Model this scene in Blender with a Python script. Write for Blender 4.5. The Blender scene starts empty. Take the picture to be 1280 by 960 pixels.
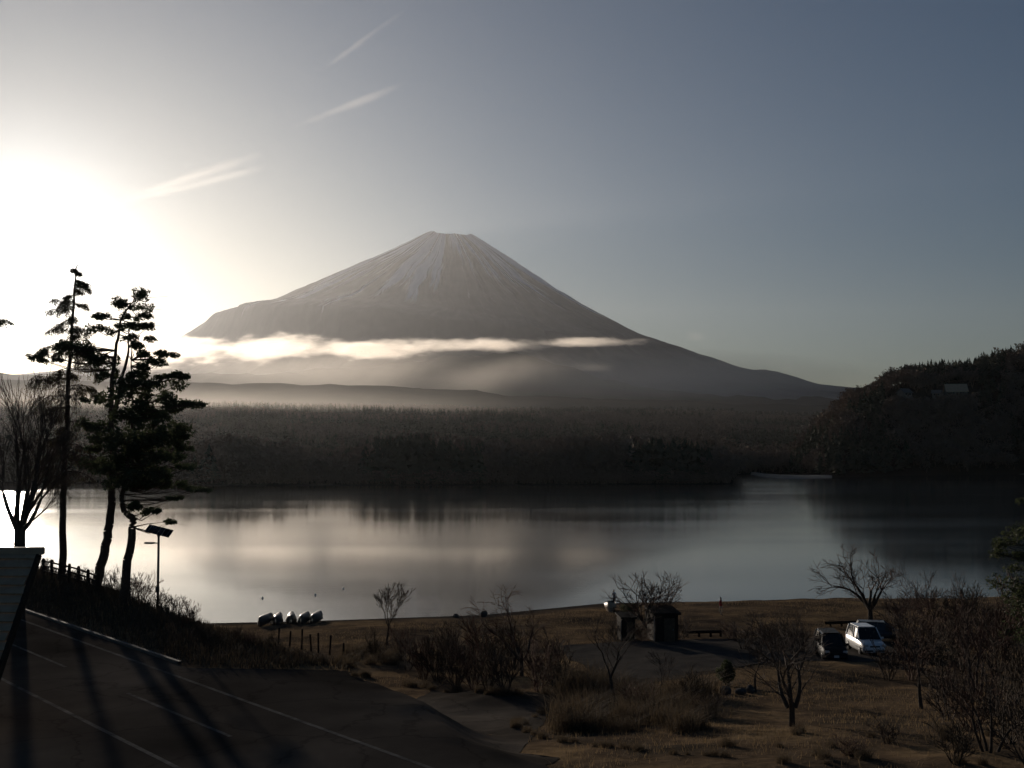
import bpy, bmesh, math, random
import numpy as np
from mathutils import Vector, Matrix, Quaternion
R = math.radians
rng = np.random.default_rng(7)
random.seed(7)
scene = bpy.context.scene
col = scene.collection

# ------------------------------------------------------------------ camera
CAMZ = 17.0
FPX, CX, CY, HORIZON = 1500.0, 640.0, 480.0, 556.0
TILT = math.atan((HORIZON - CY) / FPX)
cam_d = bpy.data.cameras.new('camera')
cam = bpy.data.objects.new('camera', cam_d); col.objects.link(cam)
cam.location = (0, 0, CAMZ)
cam.rotation_euler = (R(90) + TILT, 0, 0)
cam_d.sensor_width = 36.0
cam_d.lens = 36.0 * FPX / 1280.0
cam_d.clip_start = 0.5
cam_d.clip_end = 80000
scene.camera = cam

def ray(px, py):
    f = Vector((0, math.cos(TILT), math.sin(TILT)))
    u = Vector((0, -math.sin(TILT), math.cos(TILT)))
    return f * FPX + Vector((1, 0, 0)) * (px - CX) + u * (CY - py)

def at(px, py, dist):
    """point on the pixel's ray at forward distance dist (metres along +Y)"""
    d = ray(px, py); d = d / d.y
    return Vector((0, 0, CAMZ)) + d * dist

# ------------------------------------------------------------------ light
SUN = ray(20, 345).normalized()
SUN_EL = math.asin(SUN.z)
SUN_AZ = math.atan2(SUN.x, SUN.y)
world = bpy.data.worlds.new('World'); scene.world = world
world.use_nodes = True
wn = world.node_tree; wn.nodes.clear()
wo = wn.nodes.new('ShaderNodeOutputWorld')
bg = wn.nodes.new('ShaderNodeBackground'); bg.inputs['Strength'].default_value = 0.05
sky = wn.nodes.new('ShaderNodeTexSky'); sky.sky_type = 'NISHITA'
sky.sun_disc = False
sky.sun_elevation = SUN_EL
sky.sun_rotation = SUN_AZ
sky.altitude = 1300
sky.air_density = 1.15
sky.dust_density = 2.6
sky.ozone_density = 3.8
# the aureole of bright hazy air round the sun, the same in every direction from it
tc = wn.nodes.new('ShaderNodeTexCoord')
dp = wn.nodes.new('ShaderNodeVectorMath'); dp.operation = 'DOT_PRODUCT'
nrm = wn.nodes.new('ShaderNodeVectorMath'); nrm.operation = 'NORMALIZE'
wn.links.new(tc.outputs['Generated'], nrm.inputs[0])
wn.links.new(nrm.outputs[0], dp.inputs[0]); dp.inputs[1].default_value = SUN
def wmath(op, a, b):
    n = wn.nodes.new('ShaderNodeMath'); n.operation = op
    for i, v in enumerate((a, b)):
        if isinstance(v, (int, float)): n.inputs[i].default_value = v
        else: wn.links.new(v, n.inputs[i])
    return n.outputs[0]
c0 = wmath('MAXIMUM', dp.outputs['Value'], 0.0)
AUREOLE = ((1500, 40.0), (320, 18.0), (130, 1.6))
acc = None
for p_, k_ in AUREOLE:
    t_ = wmath('MULTIPLY', wmath('POWER', c0, p_), k_)
    acc = t_ if acc is None else wmath('ADD', acc, t_)
vs = wn.nodes.new('ShaderNodeVectorMath'); vs.operation = 'SCALE'
vs.inputs[0].default_value = (0.92, 0.97, 1.05); wn.links.new(acc, vs.inputs['Scale'])
va = wn.nodes.new('ShaderNodeVectorMath'); va.operation = 'ADD'
wn.links.new(sky.outputs[0], va.inputs[0]); wn.links.new(vs.outputs[0], va.inputs[1])
wn.links.new(va.outputs[0], bg.inputs['Color']); wn.links.new(bg.outputs[0], wo.inputs['Surface'])

sun_d = bpy.data.lights.new('sun', 'SUN'); sun_d.energy = 5.0; sun_d.angle = R(0.8)
sun_d.color = (1.0, 0.87, 0.73)
sun = bpy.data.objects.new('sun', sun_d); col.objects.link(sun)
sun.rotation_mode = 'QUATERNION'; sun.rotation_quaternion = SUN.to_track_quat('Z', 'Y')
sun.location = (-40, 60, 60)

vw = scene.view_settings
vw.view_transform = 'Standard'; vw.look = 'None'; vw.gamma = 1.0; vw.use_curve_mapping = False
vw.exposure = -0.38
scene.render.engine = 'CYCLES'
cy = scene.cycles
cy.use_denoising = True
cy.max_bounces = 6; cy.diffuse_bounces = 2; cy.glossy_bounces = 3; cy.transmission_bounces = 4
cy.volume_bounces = 3; cy.transparent_max_bounces = 12
cy.sample_clamp_indirect = 4.0
cy.caustics_reflective = False; cy.caustics_refractive = False

# ------------------------------------------------------------------ helpers
def tag(o, label=None, cat=None, group=None, kind=None):
    if label: o['label'] = label
    if cat: o['category'] = cat
    if group: o['group'] = group
    if kind: o['kind'] = kind
    return o

def empty(name, loc=(0, 0, 0), rz=0.0):
    o = bpy.data.objects.new(name, None); col.objects.link(o)
    o.location = loc; o.rotation_euler = (0, 0, rz); o.empty_display_size = 0.3
    return o

def mesh_np(name, V, F, mat=None, smooth=False):
    """V (n,3); F list of lists or an int array (m,k)"""
    me = bpy.data.meshes.new(name)
    V = np.asarray(V, dtype=np.float32)
    if isinstance(F, np.ndarray):
        m, k = F.shape
        me.vertices.add(len(V)); me.vertices.foreach_set('co', V.ravel())
        me.loops.add(m * k); me.loops.foreach_set('vertex_index', F.astype(np.int32).ravel())
        me.polygons.add(m)
        me.polygons.foreach_set('loop_start', np.arange(0, m * k, k, dtype=np.int32))
        me.update(calc_edges=True); me.validate()
    else:
        me.from_pydata([tuple(map(float, v)) for v in V], [], F); me.update()
    if smooth:
        me.polygons.foreach_set('use_smooth', np.ones(len(me.polygons), dtype=bool))
    if mat: me.materials.append(mat)
    return me

def ob(name, me, parent=None, mat=None, loc=None):
    o = bpy.data.objects.new(name, me); col.objects.link(o)
    if parent is not None: o.parent = parent
    if mat is not None and not me.materials: me.materials.append(mat)
    if loc is not None: o.location = loc
    return o

def grid_faces(nu, nv):
    i = np.arange(nu - 1)[:, None] * nv + np.arange(nv - 1)[None, :]
    return np.stack([i, i + nv, i + nv + 1, i + 1], -1).reshape(-1, 4)

def _hash(ix, iy, seed):
    h = (ix.astype(np.int64) * 374761393 + iy.astype(np.int64) * 668265263 + seed * 974711) & 0x7fffffff
    h = ((h ^ (h >> 13)) * 1274126177) & 0x7fffffff
    return ((h ^ (h >> 16)) & 0xffff) / 65535.0
def vnoise(x, y, seed=0):
    x = np.asarray(x, float); y = np.asarray(y, float)
    ix = np.floor(x); iy = np.floor(y); fx = x - ix; fy = y - iy
    fx = fx * fx * (3 - 2 * fx); fy = fy * fy * (3 - 2 * fy)
    a = _hash(ix, iy, seed); b = _hash(ix + 1, iy, seed); c = _hash(ix, iy + 1, seed); d = _hash(ix + 1, iy + 1, seed)
    return (a * (1 - fx) + b * fx) * (1 - fy) + (c * (1 - fx) + d * fx) * fy
def fbm(x, y, oct=4, seed=0):
    s = 0; a = 0.5; t = 0
    for k in range(oct):
        s = s + a * vnoise(np.asarray(x) * 2**k, np.asarray(y) * 2**k, seed + k * 17); t += a; a *= 0.5
    return s / t
def sstep(a, b, x):
    t = np.clip((np.asarray(x, float) - a) / (b - a), 0, 1); return t * t * (3 - 2 * t)

def box_bm(bm, c, s, rot=None, bevel=0.0):
    r = bmesh.ops.create_cube(bm, size=1.0)
    M = Matrix.Translation(c) @ (rot.to_4x4() if rot is not None else Matrix()) @ Matrix.Diagonal((*s, 1))
    bmesh.ops.transform(bm, matrix=M, verts=r['verts'])
    if bevel:
        es = list({e for v in r['verts'] for e in v.link_edges})
        bmesh.ops.bevel(bm, geom=es, offset=bevel, segments=2, affect='EDGES')
def bm_mesh(name, bm, mat=None, smooth=False):
    me = bpy.data.meshes.new(name); bm.to_mesh(me); bm.free()
    if smooth: me.polygons.foreach_set('use_smooth', np.ones(len(me.polygons), dtype=bool))
    if mat: me.materials.append(mat)
    return me
def box_part(name, c, s, mat, parent=None, rot=None, bevel=0.0):
    bm = bmesh.new(); box_bm(bm, c, s, rot, bevel)
    return ob(name, bm_mesh(name, bm, mat), parent)

def tubes(segs, k=5):
    """segs: list of (p0, p1, r0, r1) -> V, F"""
    A = np.array([list(s[0]) + list(s[1]) + [s[2], s[3]] for s in segs], float)
    p0, p1, r0, r1 = A[:, 0:3], A[:, 3:6], A[:, 6:7], A[:, 7:8]
    d = p1 - p0; d /= np.maximum(np.linalg.norm(d, axis=1, keepdims=True), 1e-6)
    up = np.where(np.abs(d[:, 2:3]) > 0.9, np.array([[1., 0, 0]]), np.array([[0., 0, 1.]]))
    a = np.cross(d, up); a /= np.linalg.norm(a, axis=1, keepdims=True); b = np.cross(d, a)
    th = np.arange(k) * 2 * math.pi / k
    ring = a[:, None, :] * np.cos(th)[None, :, None] + b[:, None, :] * np.sin(th)[None, :, None]
    V = np.concatenate([p0[:, None] + ring * r0[:, None], p1[:, None] + ring * r1[:, None]], 1)  # n,2k,3
    n = len(A); base = (np.arange(n) * 2 * k)[:, None]
    i = np.arange(k)[None, :]; j = (np.arange(k)[None, :] + 1) % k
    F = np.stack([base + i, base + j, base + k + j, base + k + i], -1).reshape(-1, 4)
    return V.reshape(-1, 3), F

def lathe(prof, k=16):
    V = []; F = []
    for (r, z) in prof:
        for i in range(k):
            t = 2 * math.pi * i / k; V.append((r * math.cos(t), r * math.sin(t), z))
    for a in range(len(prof) - 1):
        for i in range(k):
            j = (i + 1) % k
            F.append([a * k + i, a * k + j, (a + 1) * k + j, (a + 1) * k + i])
    F.append(list(range(k))[::-1]); F.append([(len(prof) - 1) * k + i for i in range(k)])
    return V, F

# ------------------------------------------------------------------ materials
def material(name, base, rough=0.9, var=0.25, scale=4.0, metallic=0.0, bump=0.0, second=None, spec=0.3, coat=0.0,
             coords='Object', detail=5.0, transl=0.0):
    m = bpy.data.materials.new(name); m.use_nodes = True
    nt = m.node_tree; b = nt.nodes['Principled BSDF']
    b.inputs['Roughness'].default_value = rough; b.inputs['Metallic'].default_value = metallic
    b.inputs['Specular IOR Level'].default_value = spec; b.inputs['Coat Weight'].default_value = coat
    b.inputs['Coat Roughness'].default_value = 0.0
    t = nt.nodes.new('ShaderNodeTexCoord'); n = nt.nodes.new('ShaderNodeTexNoise')
    n.inputs['Scale'].default_value = scale; n.inputs['Detail'].default_value = detail; n.inputs['Roughness'].default_value = 0.65
    if coords == 'World':
        g = nt.nodes.new('ShaderNodeNewGeometry'); nt.links.new(g.outputs['Position'], n.inputs['Vector'])
    else:
        nt.links.new(t.outputs[coords], n.inputs['Vector'])
    r = nt.nodes.new('ShaderNodeValToRGB')
    r.color_ramp.elements[0].position = 0.3; r.color_ramp.elements[1].position = 0.7
    s = second if second else tuple(c * (1 + var) for c in base)
    f = base if second else tuple(c * (1 - var) for c in base)
    r.color_ramp.elements[0].color = (*f, 1); r.color_ramp.elements[1].color = (*s, 1)
    nt.links.new(n.outputs['Fac'], r.inputs['Fac']); nt.links.new(r.outputs['Color'], b.inputs['Base Color'])
    if bump:
        bp = nt.nodes.new('ShaderNodeBump'); bp.inputs['Strength'].default_value = min(1, bump); bp.inputs['Distance'].default_value = 0.05
        nt.links.new(n.outputs['Fac'], bp.inputs['Height']); nt.links.new(bp.outputs['Normal'], b.inputs['Normal'])
    if transl:
        b.inputs['Transmission Weight'].default_value = 0.0
        tr = nt.nodes.new('ShaderNodeBsdfTranslucent'); nt.links.new(r.outputs['Color'], tr.inputs['Color'])
        mx = nt.nodes.new('ShaderNodeMixShader'); mx.inputs[0].default_value = transl
        nt.links.new(b.outputs[0], mx.inputs[1]); nt.links.new(tr.outputs[0], mx.inputs[2])
        nt.links.new(mx.outputs[0], nt.nodes['Material Output'].inputs['Surface'])
    return m

M = {}
M['bark'] = material('bark', (0.060, 0.045, 0.034), 0.95, 0.35, 12, bump=0.4)
M['pine_bark'] = material('pine_bark', (0.075, 0.05, 0.036), 0.95, 0.35, 9, bump=0.5)
M['twig'] = material('twig', (0.075, 0.052, 0.038), 0.9, 0.3, 6)
M['red_twig'] = material('red_twig', (0.095, 0.052, 0.036), 0.9, 0.3, 6)
M['needles'] = material('needles', (0.042, 0.052, 0.026), 0.8, 0.3, 1.2, second=(0.075, 0.085, 0.04), transl=0.35)
M['larch_needles'] = material('larch_needles', (0.09, 0.075, 0.035), 0.8, 0.3, 1.2, transl=0.35)
M['dry_grass'] = material('dry_grass', (0.18, 0.125, 0.068), 0.9, 0.3, 0.25, spec=0.1, second=(0.30, 0.21, 0.115), coords='World', transl=0.3)
M['pampas'] = material('pampas', (0.115, 0.085, 0.054), 0.9, 0.3, 0.6, coords='World', transl=0.35)
M['scrub'] = material('scrub', (0.06, 0.045, 0.03), 0.9, 0.35, 0.6, coords='World', transl=0.15)
M['asphalt'] = material('asphalt', (0.05, 0.044, 0.038), 0.85, 0.25, 0.35, spec=0.0, coords='World', second=(0.078, 0.068, 0.058), detail=9, bump=0.15)
def patchy(m):
    nt = m.node_tree; b = nt.nodes['Principled BSDF']; src = b.inputs['Base Color'].links[0].from_socket
    g = nt.nodes.new('ShaderNodeNewGeometry'); n = nt.nodes.new('ShaderNodeTexNoise'); n.inputs['Scale'].default_value = 0.11; n.inputs['Detail'].default_value = 3
    v = nt.nodes.new('ShaderNodeTexVoronoi'); v.feature = 'DISTANCE_TO_EDGE'; v.inputs['Scale'].default_value = 0.22
    w_ = nt.nodes.new('ShaderNodeTexNoise'); w_.inputs['Scale'].default_value = 1.4
    ad = nt.nodes.new('ShaderNodeVectorMath'); ad.operation = 'ADD'
    nt.links.new(g.outputs['Position'], n.inputs['Vector']); nt.links.new(g.outputs['Position'], w_.inputs['Vector'])
    nt.links.new(g.outputs['Position'], ad.inputs[0]); nt.links.new(w_.outputs['Color'], ad.inputs[1]); nt.links.new(ad.outputs[0], v.inputs['Vector'])
    r1 = nt.nodes.new('ShaderNodeMapRange'); r1.inputs[1].default_value = .35; r1.inputs[2].default_value = .65; r1.inputs[3].default_value = .55; r1.inputs[4].default_value = 1.35
    r2 = nt.nodes.new('ShaderNodeMapRange'); r2.inputs[1].default_value = 0.0; r2.inputs[2].default_value = .02; r2.inputs[3].default_value = .72; r2.inputs[4].default_value = 1.0
    nt.links.new(n.outputs['Fac'], r1.inputs[0]); nt.links.new(v.outputs['Distance'], r2.inputs[0])
    mu = nt.nodes.new('ShaderNodeMath'); mu.operation = 'MULTIPLY'; nt.links.new(r1.outputs[0], mu.inputs[0]); nt.links.new(r2.outputs[0], mu.inputs[1])
    sc = nt.nodes.new('ShaderNodeVectorMath'); sc.operation = 'SCALE'; nt.links.new(src, sc.inputs[0]); nt.links.new(mu.outputs[0], sc.inputs['Scale'])
    nt.links.new(sc.outputs[0], b.inputs['Base Color'])
patchy(M['asphalt'])
M['paint'] = material('road_paint', (0.055, 0.052, 0.048), 0.8, 0.3, 1.4, spec=0.0, coords='World', second=(0.18, 0.17, 0.155), detail=10)
M['concrete'] = material('concrete', (0.12, 0.115, 0.105), 0.9, 0.25, 1.5, coords='World')
M['rock'] = material('rock', (0.09, 0.082, 0.075), 0.95, 0.35, 3, spec=0.0, bump=0.5)
M['wood'] = material('weathered_wood', (0.11, 0.078, 0.05), 0.85, 0.35, 5, spec=0.05, bump=0.2)
M['dark_wood'] = material('dark_wood', (0.034, 0.026, 0.02), 0.85, 0.35, 5, spec=0.05, bump=0.2)
M['steel'] = material('galvanised_steel', (0.22, 0.22, 0.22), 0.45, 0.12, 6, metallic=0.7)
M['dark_steel'] = material('dark_steel', (0.04, 0.04, 0.042), 0.5, 0.2, 6, metallic=0.4)
M['solar'] = material('solar_cells', (0.012, 0.016, 0.035), 0.2, 0.2, 20, spec=0.5)
M['lens'] = material('lamp_lens', (0.6, 0.6, 0.56), 0.3, 0.05, 8, spec=0.5)
M['white_paint'] = material('white_car_paint', (0.82, 0.81, 0.79), 0.3, 0.02, 3, coat=1.0, spec=0.5)
M['white_paint'].node_tree.nodes['Principled BSDF'].inputs['Coat Roughness'].default_value = 0.3
M['dark_paint'] = material('dark_car_paint', (0.014, 0.014, 0.015), 0.6, 0.1, 3, coat=0.05, spec=0.1)
M['blue_paint'] = material('blue_car_paint', (0.03, 0.036, 0.05), 0.45, 0.1, 3, coat=0.3, spec=0.3)
M['glass'] = material('car_glass', (0.012, 0.014, 0.016), 0.06, 0.1, 2, spec=0.4, coat=0.1)
M['rubber'] = material('tyre_rubber', (0.018, 0.018, 0.018), 0.85, 0.2, 10)
M['rim'] = material('alloy_rim', (0.2, 0.2, 0.2), 0.3, 0.1, 8, metallic=0.8)
M['headlight'] = material('headlight', (0.55, 0.56, 0.56), 0.1, 0.05, 8, spec=0.6, coat=1.0)
M['plastic'] = material('black_plastic', (0.02, 0.02, 0.02), 0.6, 0.2, 8)
M['plate'] = material('number_plate', (0.6, 0.6, 0.57), 0.5, 0.05, 8)
M['boat_hull'] = material('boat_hull', (0.42, 0.40, 0.36), 0.45, 0.15, 3, spec=0.5, coat=0.3)
M['boat_tan'] = material('boat_tan', (0.40, 0.29, 0.19), 0.5, 0.15, 3, spec=0.4)
M['boat_dark'] = material('boat_dark', (0.06, 0.052, 0.046), 0.5, 0.2, 3)
M['skin'] = material('skin', (0.45, 0.28, 0.20), 0.6, 0.06, 20)
M['jacket'] = material('red_jacket', (0.38, 0.05, 0.04), 0.8, 0.15, 12)
M['white_jacket'] = material('white_jacket', (0.62, 0.60, 0.57), 0.8, 0.08, 12)
M['trousers'] = material('tan_trousers', (0.5, 0.4, 0.28), 0.85, 0.12, 12)
M['dark_cloth'] = material('dark_cloth', (0.025, 0.025, 0.03), 0.85, 0.15, 12)
M['hair'] = material('hair', (0.015, 0.012, 0.010), 0.6, 0.2, 30)
M['house_roof'] = material('house_roof', (0.5, 0.33, 0.2), 0.7, 0.15, 1.0)
M['house_wall'] = material('house_wall', (0.24, 0.20, 0.16), 0.85, 0.12, 0.8)
M['window'] = material('window_glass', (0.02, 0.022, 0.025), 0.1, 0.1, 3, spec=0.6)
M['sand'] = material('pale_sand', (0.19, 0.165, 0.135), 0.95, 0.2, 0.15, coords='World')
M['slate'] = material('roof_slate', (0.32, 0.23, 0.155), 0.65, 0.3, 3, bump=0.2, second=(0.45, 0.33, 0.225), spec=0.1)
M['buoy'] = material('white_buoy', (0.75, 0.75, 0.72), 0.4, 0.04, 5)

# ground: bare earth, dry grass and dark gravel mixed by noise in world space
def ground_material():
    m = bpy.data.materials.new('lakeside_ground'); m.use_nodes = True
    nt = m.node_tree; b = nt.nodes['Principled BSDF']; b.inputs['Roughness'].default_value = 0.97
    b.inputs['Specular IOR Level'].default_value = 0.0
    g = nt.nodes.new('ShaderNodeNewGeometry')
    def noise(scale, detail=6):
        n = nt.nodes.new('ShaderNodeTexNoise'); n.inputs['Scale'].default_value = scale; n.inputs['Detail'].default_value = detail
        n.inputs['Roughness'].default_value = 0.6
        nt.links.new(g.outputs['Position'], n.inputs['Vector']); return n
    n1 = noise(0.16); n2 = noise(1.3, 8)
    r1 = nt.nodes.new('ShaderNodeValToRGB')
    e = r1.color_ramp.elements
    e[0].position = 0.36; e[0].color = (0.075, 0.06, 0.045, 1)
    e[1].position = 0.66; e[1].color = (0.25, 0.175, 0.10, 1)
    x = e.new(0.5); x.color = (0.14, 0.10, 0.066, 1)
    nt.links.new(n1.outputs['Fac'], r1.inputs['Fac'])
    mx = nt.nodes.new('ShaderNodeMix'); mx.data_type = 'RGBA'; mx.blend_type = 'MULTIPLY'; mx.inputs[0].default_value = 0.8
    r2 = nt.nodes.new('ShaderNodeValToRGB'); r2.color_ramp.elements[0].position = 0.3; r2.color_ramp.elements[1].position = 0.7
    r2.color_ramp.elements[0].color = (0.45, 0.45, 0.45, 1)
    nt.links.new(n2.outputs['Fac'], r2.inputs['Fac'])
    nt.links.new(r1.outputs['Color'], mx.inputs[6]); nt.links.new(r2.outputs['Color'], mx.inputs[7])
    # wet dark gravel close to the water
    at_ = nt.nodes.new('ShaderNodeAttribute'); at_.attribute_name = 'shore'
    m2 = nt.nodes.new('ShaderNodeMix'); m2.data_type = 'RGBA'; m2.inputs[7].default_value = (0.04, 0.036, 0.032, 1)
    nt.links.new(at_.outputs['Fac'], m2.inputs[0]); nt.links.new(mx.outputs[2], m2.inputs[6])
    nt.links.new(m2.outputs[2], b.inputs['Base Color'])
    bp = nt.nodes.new('ShaderNodeBump'); bp.inputs['Strength'].default_value = 0.8; bp.inputs['Distance'].default_value = 0.12
    nt.links.new(n2.outputs['Fac'], bp.inputs['Height']); nt.links.new(bp.outputs['Normal'], b.inputs['Normal'])
    return m
M['ground'] = ground_material()

# ------------------------------------------------------------------ near ground
ROAD_Z = 7.5
SHORE_X = np.array([-300, -120, -80, -45, -19, -3, 10, 24, 38, 65, 110, 200, 330.])
SHORE_Y = np.array([190, 128, 116, 113, 117, 121, 130, 136, 142, 163, 190, 240, 330.])
RD = np.array([0.630, -0.777])              # direction of the main road (towards the viewer's right)
RO = np.array([-9.1, 44.0])                 # a point on its lake-side edge line
RN = np.array([0.777, 0.630])               # towards the lake
def road_uv(x, y):
    dx = np.asarray(x) - RO[0]; dy = np.asarray(y) - RO[1]
    return dx * RD[0] + dy * RD[1], dx * RN[0] + dy * RN[1]
def smax(a, b, k):
    h = np.clip(0.5 + 0.5 * (a - b) / k, 0, 1); return b * (1 - h) + a * h + k * h * (1 - h)
def hground(x, y):
    x = np.asarray(x, float); y = np.asarray(y, float)
    ys = np.interp(x, SHORE_X, SHORE_Y)
    d = ys - y
    park = np.interp(d - (ys - 130) * 0.75, [-400, -60, -3, 0, 6, 16, 28, 42, 60, 75, 85, 92, 97],
                     [-6, -6, -0.25, 0.0, 0.55, 0.95, 1.2, 1.75, 3.0, 4.7, 6.2, 7.25, 7.5])
    park = np.minimum(park, np.interp(d, [-400, -60, -3, 0, 6, 16, 40], [-6, -6, -0.25, 0, 0.55, 1.1, 9]))
    u, s = road_uv(x, y)
    edge = np.interp(u, [-200, -6, 3, 8, 30], [6.4, 6.4, 5.0, 3.0, 2.0])
    bank = ROAD_Z - np.maximum(0, s - edge) * 0.62
    bank = np.maximum(bank, -6)
    h = smax(bank, park, 0.8)
    h = np.minimum(h, ROAD_Z)
    rough = sstep(edge * 0.45, edge, s) * sstep(0, 8, d)
    h = h + rough * ((fbm(x * 0.5, y * 0.5, 3, 3) - 0.5) * 0.22 + (fbm(x * 0.09, y * 0.09, 2, 5) - 0.5) * 0.35)
    # the small grassy mound inside the bend of the side road
    h = h + 0.5 * np.exp(-(((x + 0.5) / 3.6) ** 2 + ((y - 64.0) / 4.0) ** 2))
    # low berm between the road and the lake under the pines
    h = h + 1.05 * sstep(1.7, 4.6, s) * (1 - sstep(6.0, 8.5, s)) * (1 - sstep(-38, -12, u))
    return h
def ground(px, py):
    d = ray(px, py); d = d / d.y
    ts = np.linspace(15, 260, 2500)
    X = d.x * ts; Z = CAMZ + d.z * ts
    H = hground(X, ts)
    k = np.argmax(Z <= H)
    if Z[k] > H[k]: k = len(ts) - 1
    t = ts[k]
    return Vector((d.x * t, t, float(hground(d.x * t, t))))
def crest(px, s_, dz=0.0):
    u_ = (px - CX) / FPX
    y = (s_ + RN[0] * RO[0] + RN[1] * RO[1]) / (RN[0] * u_ + RN[1])
    return Vector((u_ * y, y, float(hground(u_ * y, y)) + dz))
def on(x, y, dz=0.0): return Vector((x, y, float(hground(x, y)) + dz))

def irregular(a, b, fine0, fine1, step, coarse):
    v = list(np.arange(a, fine0, coarse)) + list(np.arange(fine0, fine1, step)) + list(np.arange(fine1, b + coarse, coarse))
    return np.array(v)
gx = irregular(-290, 320, -45, 80, 0.6, 5.0); gy = irregular(-60, 330, 25, 150, 0.6, 5.0)
GX, GY = np.meshgrid(gx, gy, indexing='ij'); GZ = hground(GX, GY)
U_, S_ = road_uv(GX, GY)
me = mesh_np('ground', np.stack([GX, GY, GZ], -1).reshape(-1, 3), grid_faces(len(gx), len(gy)), M['ground'], True)
a_ = me.attributes.new('shore', 'FLOAT', 'POINT')
dsh = np.interp(GX, SHORE_X, SHORE_Y) - GY + (fbm(GX * .2, GY * .2, 3, 9) - .5) * 8
a_.data.foreach_set('value', (1 - sstep(1.0, 9.0, dsh)).ravel().astype(np.float32))
tag(ob('ground', me), kind='structure')

# ------------------------------------------------------------------ lake
def lake_material():
    m = bpy.data.materials.new('lake_water'); m.use_nodes = True
    nt = m.node_tree; b = nt.nodes['Principled BSDF']
    b.inputs['Base Color'].default_value = (0.012, 0.017, 0.018, 1); b.inputs['IOR'].default_value = 1.33
    b.inputs['Specular IOR Level'].default_value = 0.5
    g = nt.nodes.new('ShaderNodeNewGeometry')
    mp = nt.nodes.new('ShaderNodeMapping'); mp.inputs['Scale'].default_value = (0.004, 0.03, 1)
    nt.links.new(g.outputs['Position'], mp.inputs['Vector'])
    n = nt.nodes.new('ShaderNodeTexNoise'); n.inputs['Scale'].default_value = 1.0; n.inputs['Detail'].default_value = 4
    nt.links.new(mp.outputs[0], n.inputs['Vector'])
    r = nt.nodes.new('ShaderNodeMapRange'); r.inputs[1].default_value = 0.4; r.inputs[2].default_value = 0.66
    r.inputs[3].default_value = 0.075; r.inputs[4].default_value = 0.12
    nt.links.new(n.outputs['Fac'], r.inputs[0]); nt.links.new(r.outputs[0], b.inputs['Roughness'])
    n2 = nt.nodes.new('ShaderNodeTexNoise'); n2.inputs['Scale'].default_value = 0.55; n2.inputs['Detail'].default_value = 3
    mp2 = nt.nodes.new('ShaderNodeMapping'); mp2.inputs['Scale'].default_value = (0.5, 1.4, 1)
    nt.links.new(g.outputs['Position'], mp2.inputs['Vector']); nt.links.new(mp2.outputs[0], n2.inputs['Vector'])
    bp = nt.nodes.new('ShaderNodeBump'); bp.inputs['Strength'].default_value = 0.25; bp.inputs['Distance'].default_value = 0.02
    nt.links.new(n2.outputs['Fac'], bp.inputs['Height']); nt.links.new(bp.outputs['Normal'], b.inputs['Normal'])
    return m
M['lake'] = lake_material()
lk = mesh_np('lake', [(-1500, 60, 0), (1500, 60, 0), (1500, 1600, 0), (-1500, 1600, 0)], [[0, 1, 2, 3]], M['lake'])
tag(ob('lake', lk), kind='structure')

# ------------------------------------------------------------------ far terrain
M['plain'] = material('forest_floor', (0.022, 0.018, 0.013), 0.95, 0.35, 0.02, coords='World', second=(0.045, 0.034, 0.024), detail=8, spec=0.0)
def uof(px): return (px - CX) / FPX
FS_U = np.array([uof(p) for p in (-700, -200, 0, 60, 200, 500, 800, 905, 914, 922, 1000, 1100, 2000)])
FS_D = np.array([700, 600, 560, 545, 512, 508, 515, 520, 528, 690, 720, 760, 900.])
def plain_z(u, y):
    d0 = np.interp(u, FS_U, FS_D)
    z = np.interp(y - d0, [-5, 0, 30, 400, 1000, 2500, 3200, 5000, 13000], [-3, 0.3, 2.0, 6, 30, 96, 92, 110, 150])
    z = z + np.interp(y - d0, [0, 400, 1500, 3000], [0, 2, 10, 16]) * (fbm(u * 9 + 7, y / 900.0, 4, 21) - 0.5)
    return z + np.interp(u, [-0.5, -0.25, 0.3], [26, 14, -8]) * sstep(800, 3000, y)
uu = np.unique(np.concatenate([np.linspace(-0.95, 0.95, 260), np.linspace(0.16, 0.2, 40)]))
tt = np.concatenate([np.array([-6, 0, 4, 12, 30, 60, 100]), np.linspace(150, 1000, 18), np.linspace(1100, 4000, 40), np.linspace(4500, 13500, 16)])
UU, TT = np.meshgrid(uu, tt, indexing='ij'); DD = np.interp(UU, FS_U, FS_D) + TT
tag(ob('plain', mesh_np('plain', np.stack([UU * DD, DD, plain_z(UU, DD)], -1).reshape(-1, 3), grid_faces(len(uu), len(tt)), M['plain'], True)), kind='structure')

# wooded headland on the right
HD = 830.0
HP = [(900, 610), (960, 600), (1000, 570), (1030, 538), (1068, 506), (1100, 492), (1112, 482), (1140, 477), (1180, 472), (1220, 466), (1250, 455), (1280, 450), (1400, 430), (1700, 420), (2200, 430)]
HU = np.array([uof(p[0]) for p in HP]); HZ = np.array([at(p[0], p[1], HD).z for p in HP])
HSH_U = np.array([uof(p) for p in (900, 1000, 1036, 1060, 1150, 1280, 1500, 2200)])
HSH_D = np.array([760, 690, 628, 632, 668, 700, 640, 500.])
def head_z(u, y):
    d0 = np.interp(u, HSH_U, HSH_D); r = np.interp(u, HU, HZ)
    t = (y - d0) / (HD - d0)
    f = np.where(t < 1, np.interp(t, [-0.2, 0, 0.05, 0.25, 0.7, 1.0], [-0.3, 0.01, 0.05, 0.3, 0.88, 1.0]), 1 - 0.5 * sstep(1.0, 4.5, t))
    return r * f + (fbm(u * 60, y / 40.0, 3, 31) - 0.5) * 5 * sstep(0.05, 0.4, t)
hu = np.linspace(uof(940), uof(2150), 160); ht = np.linspace(-0.15, 4.0, 90)
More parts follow.
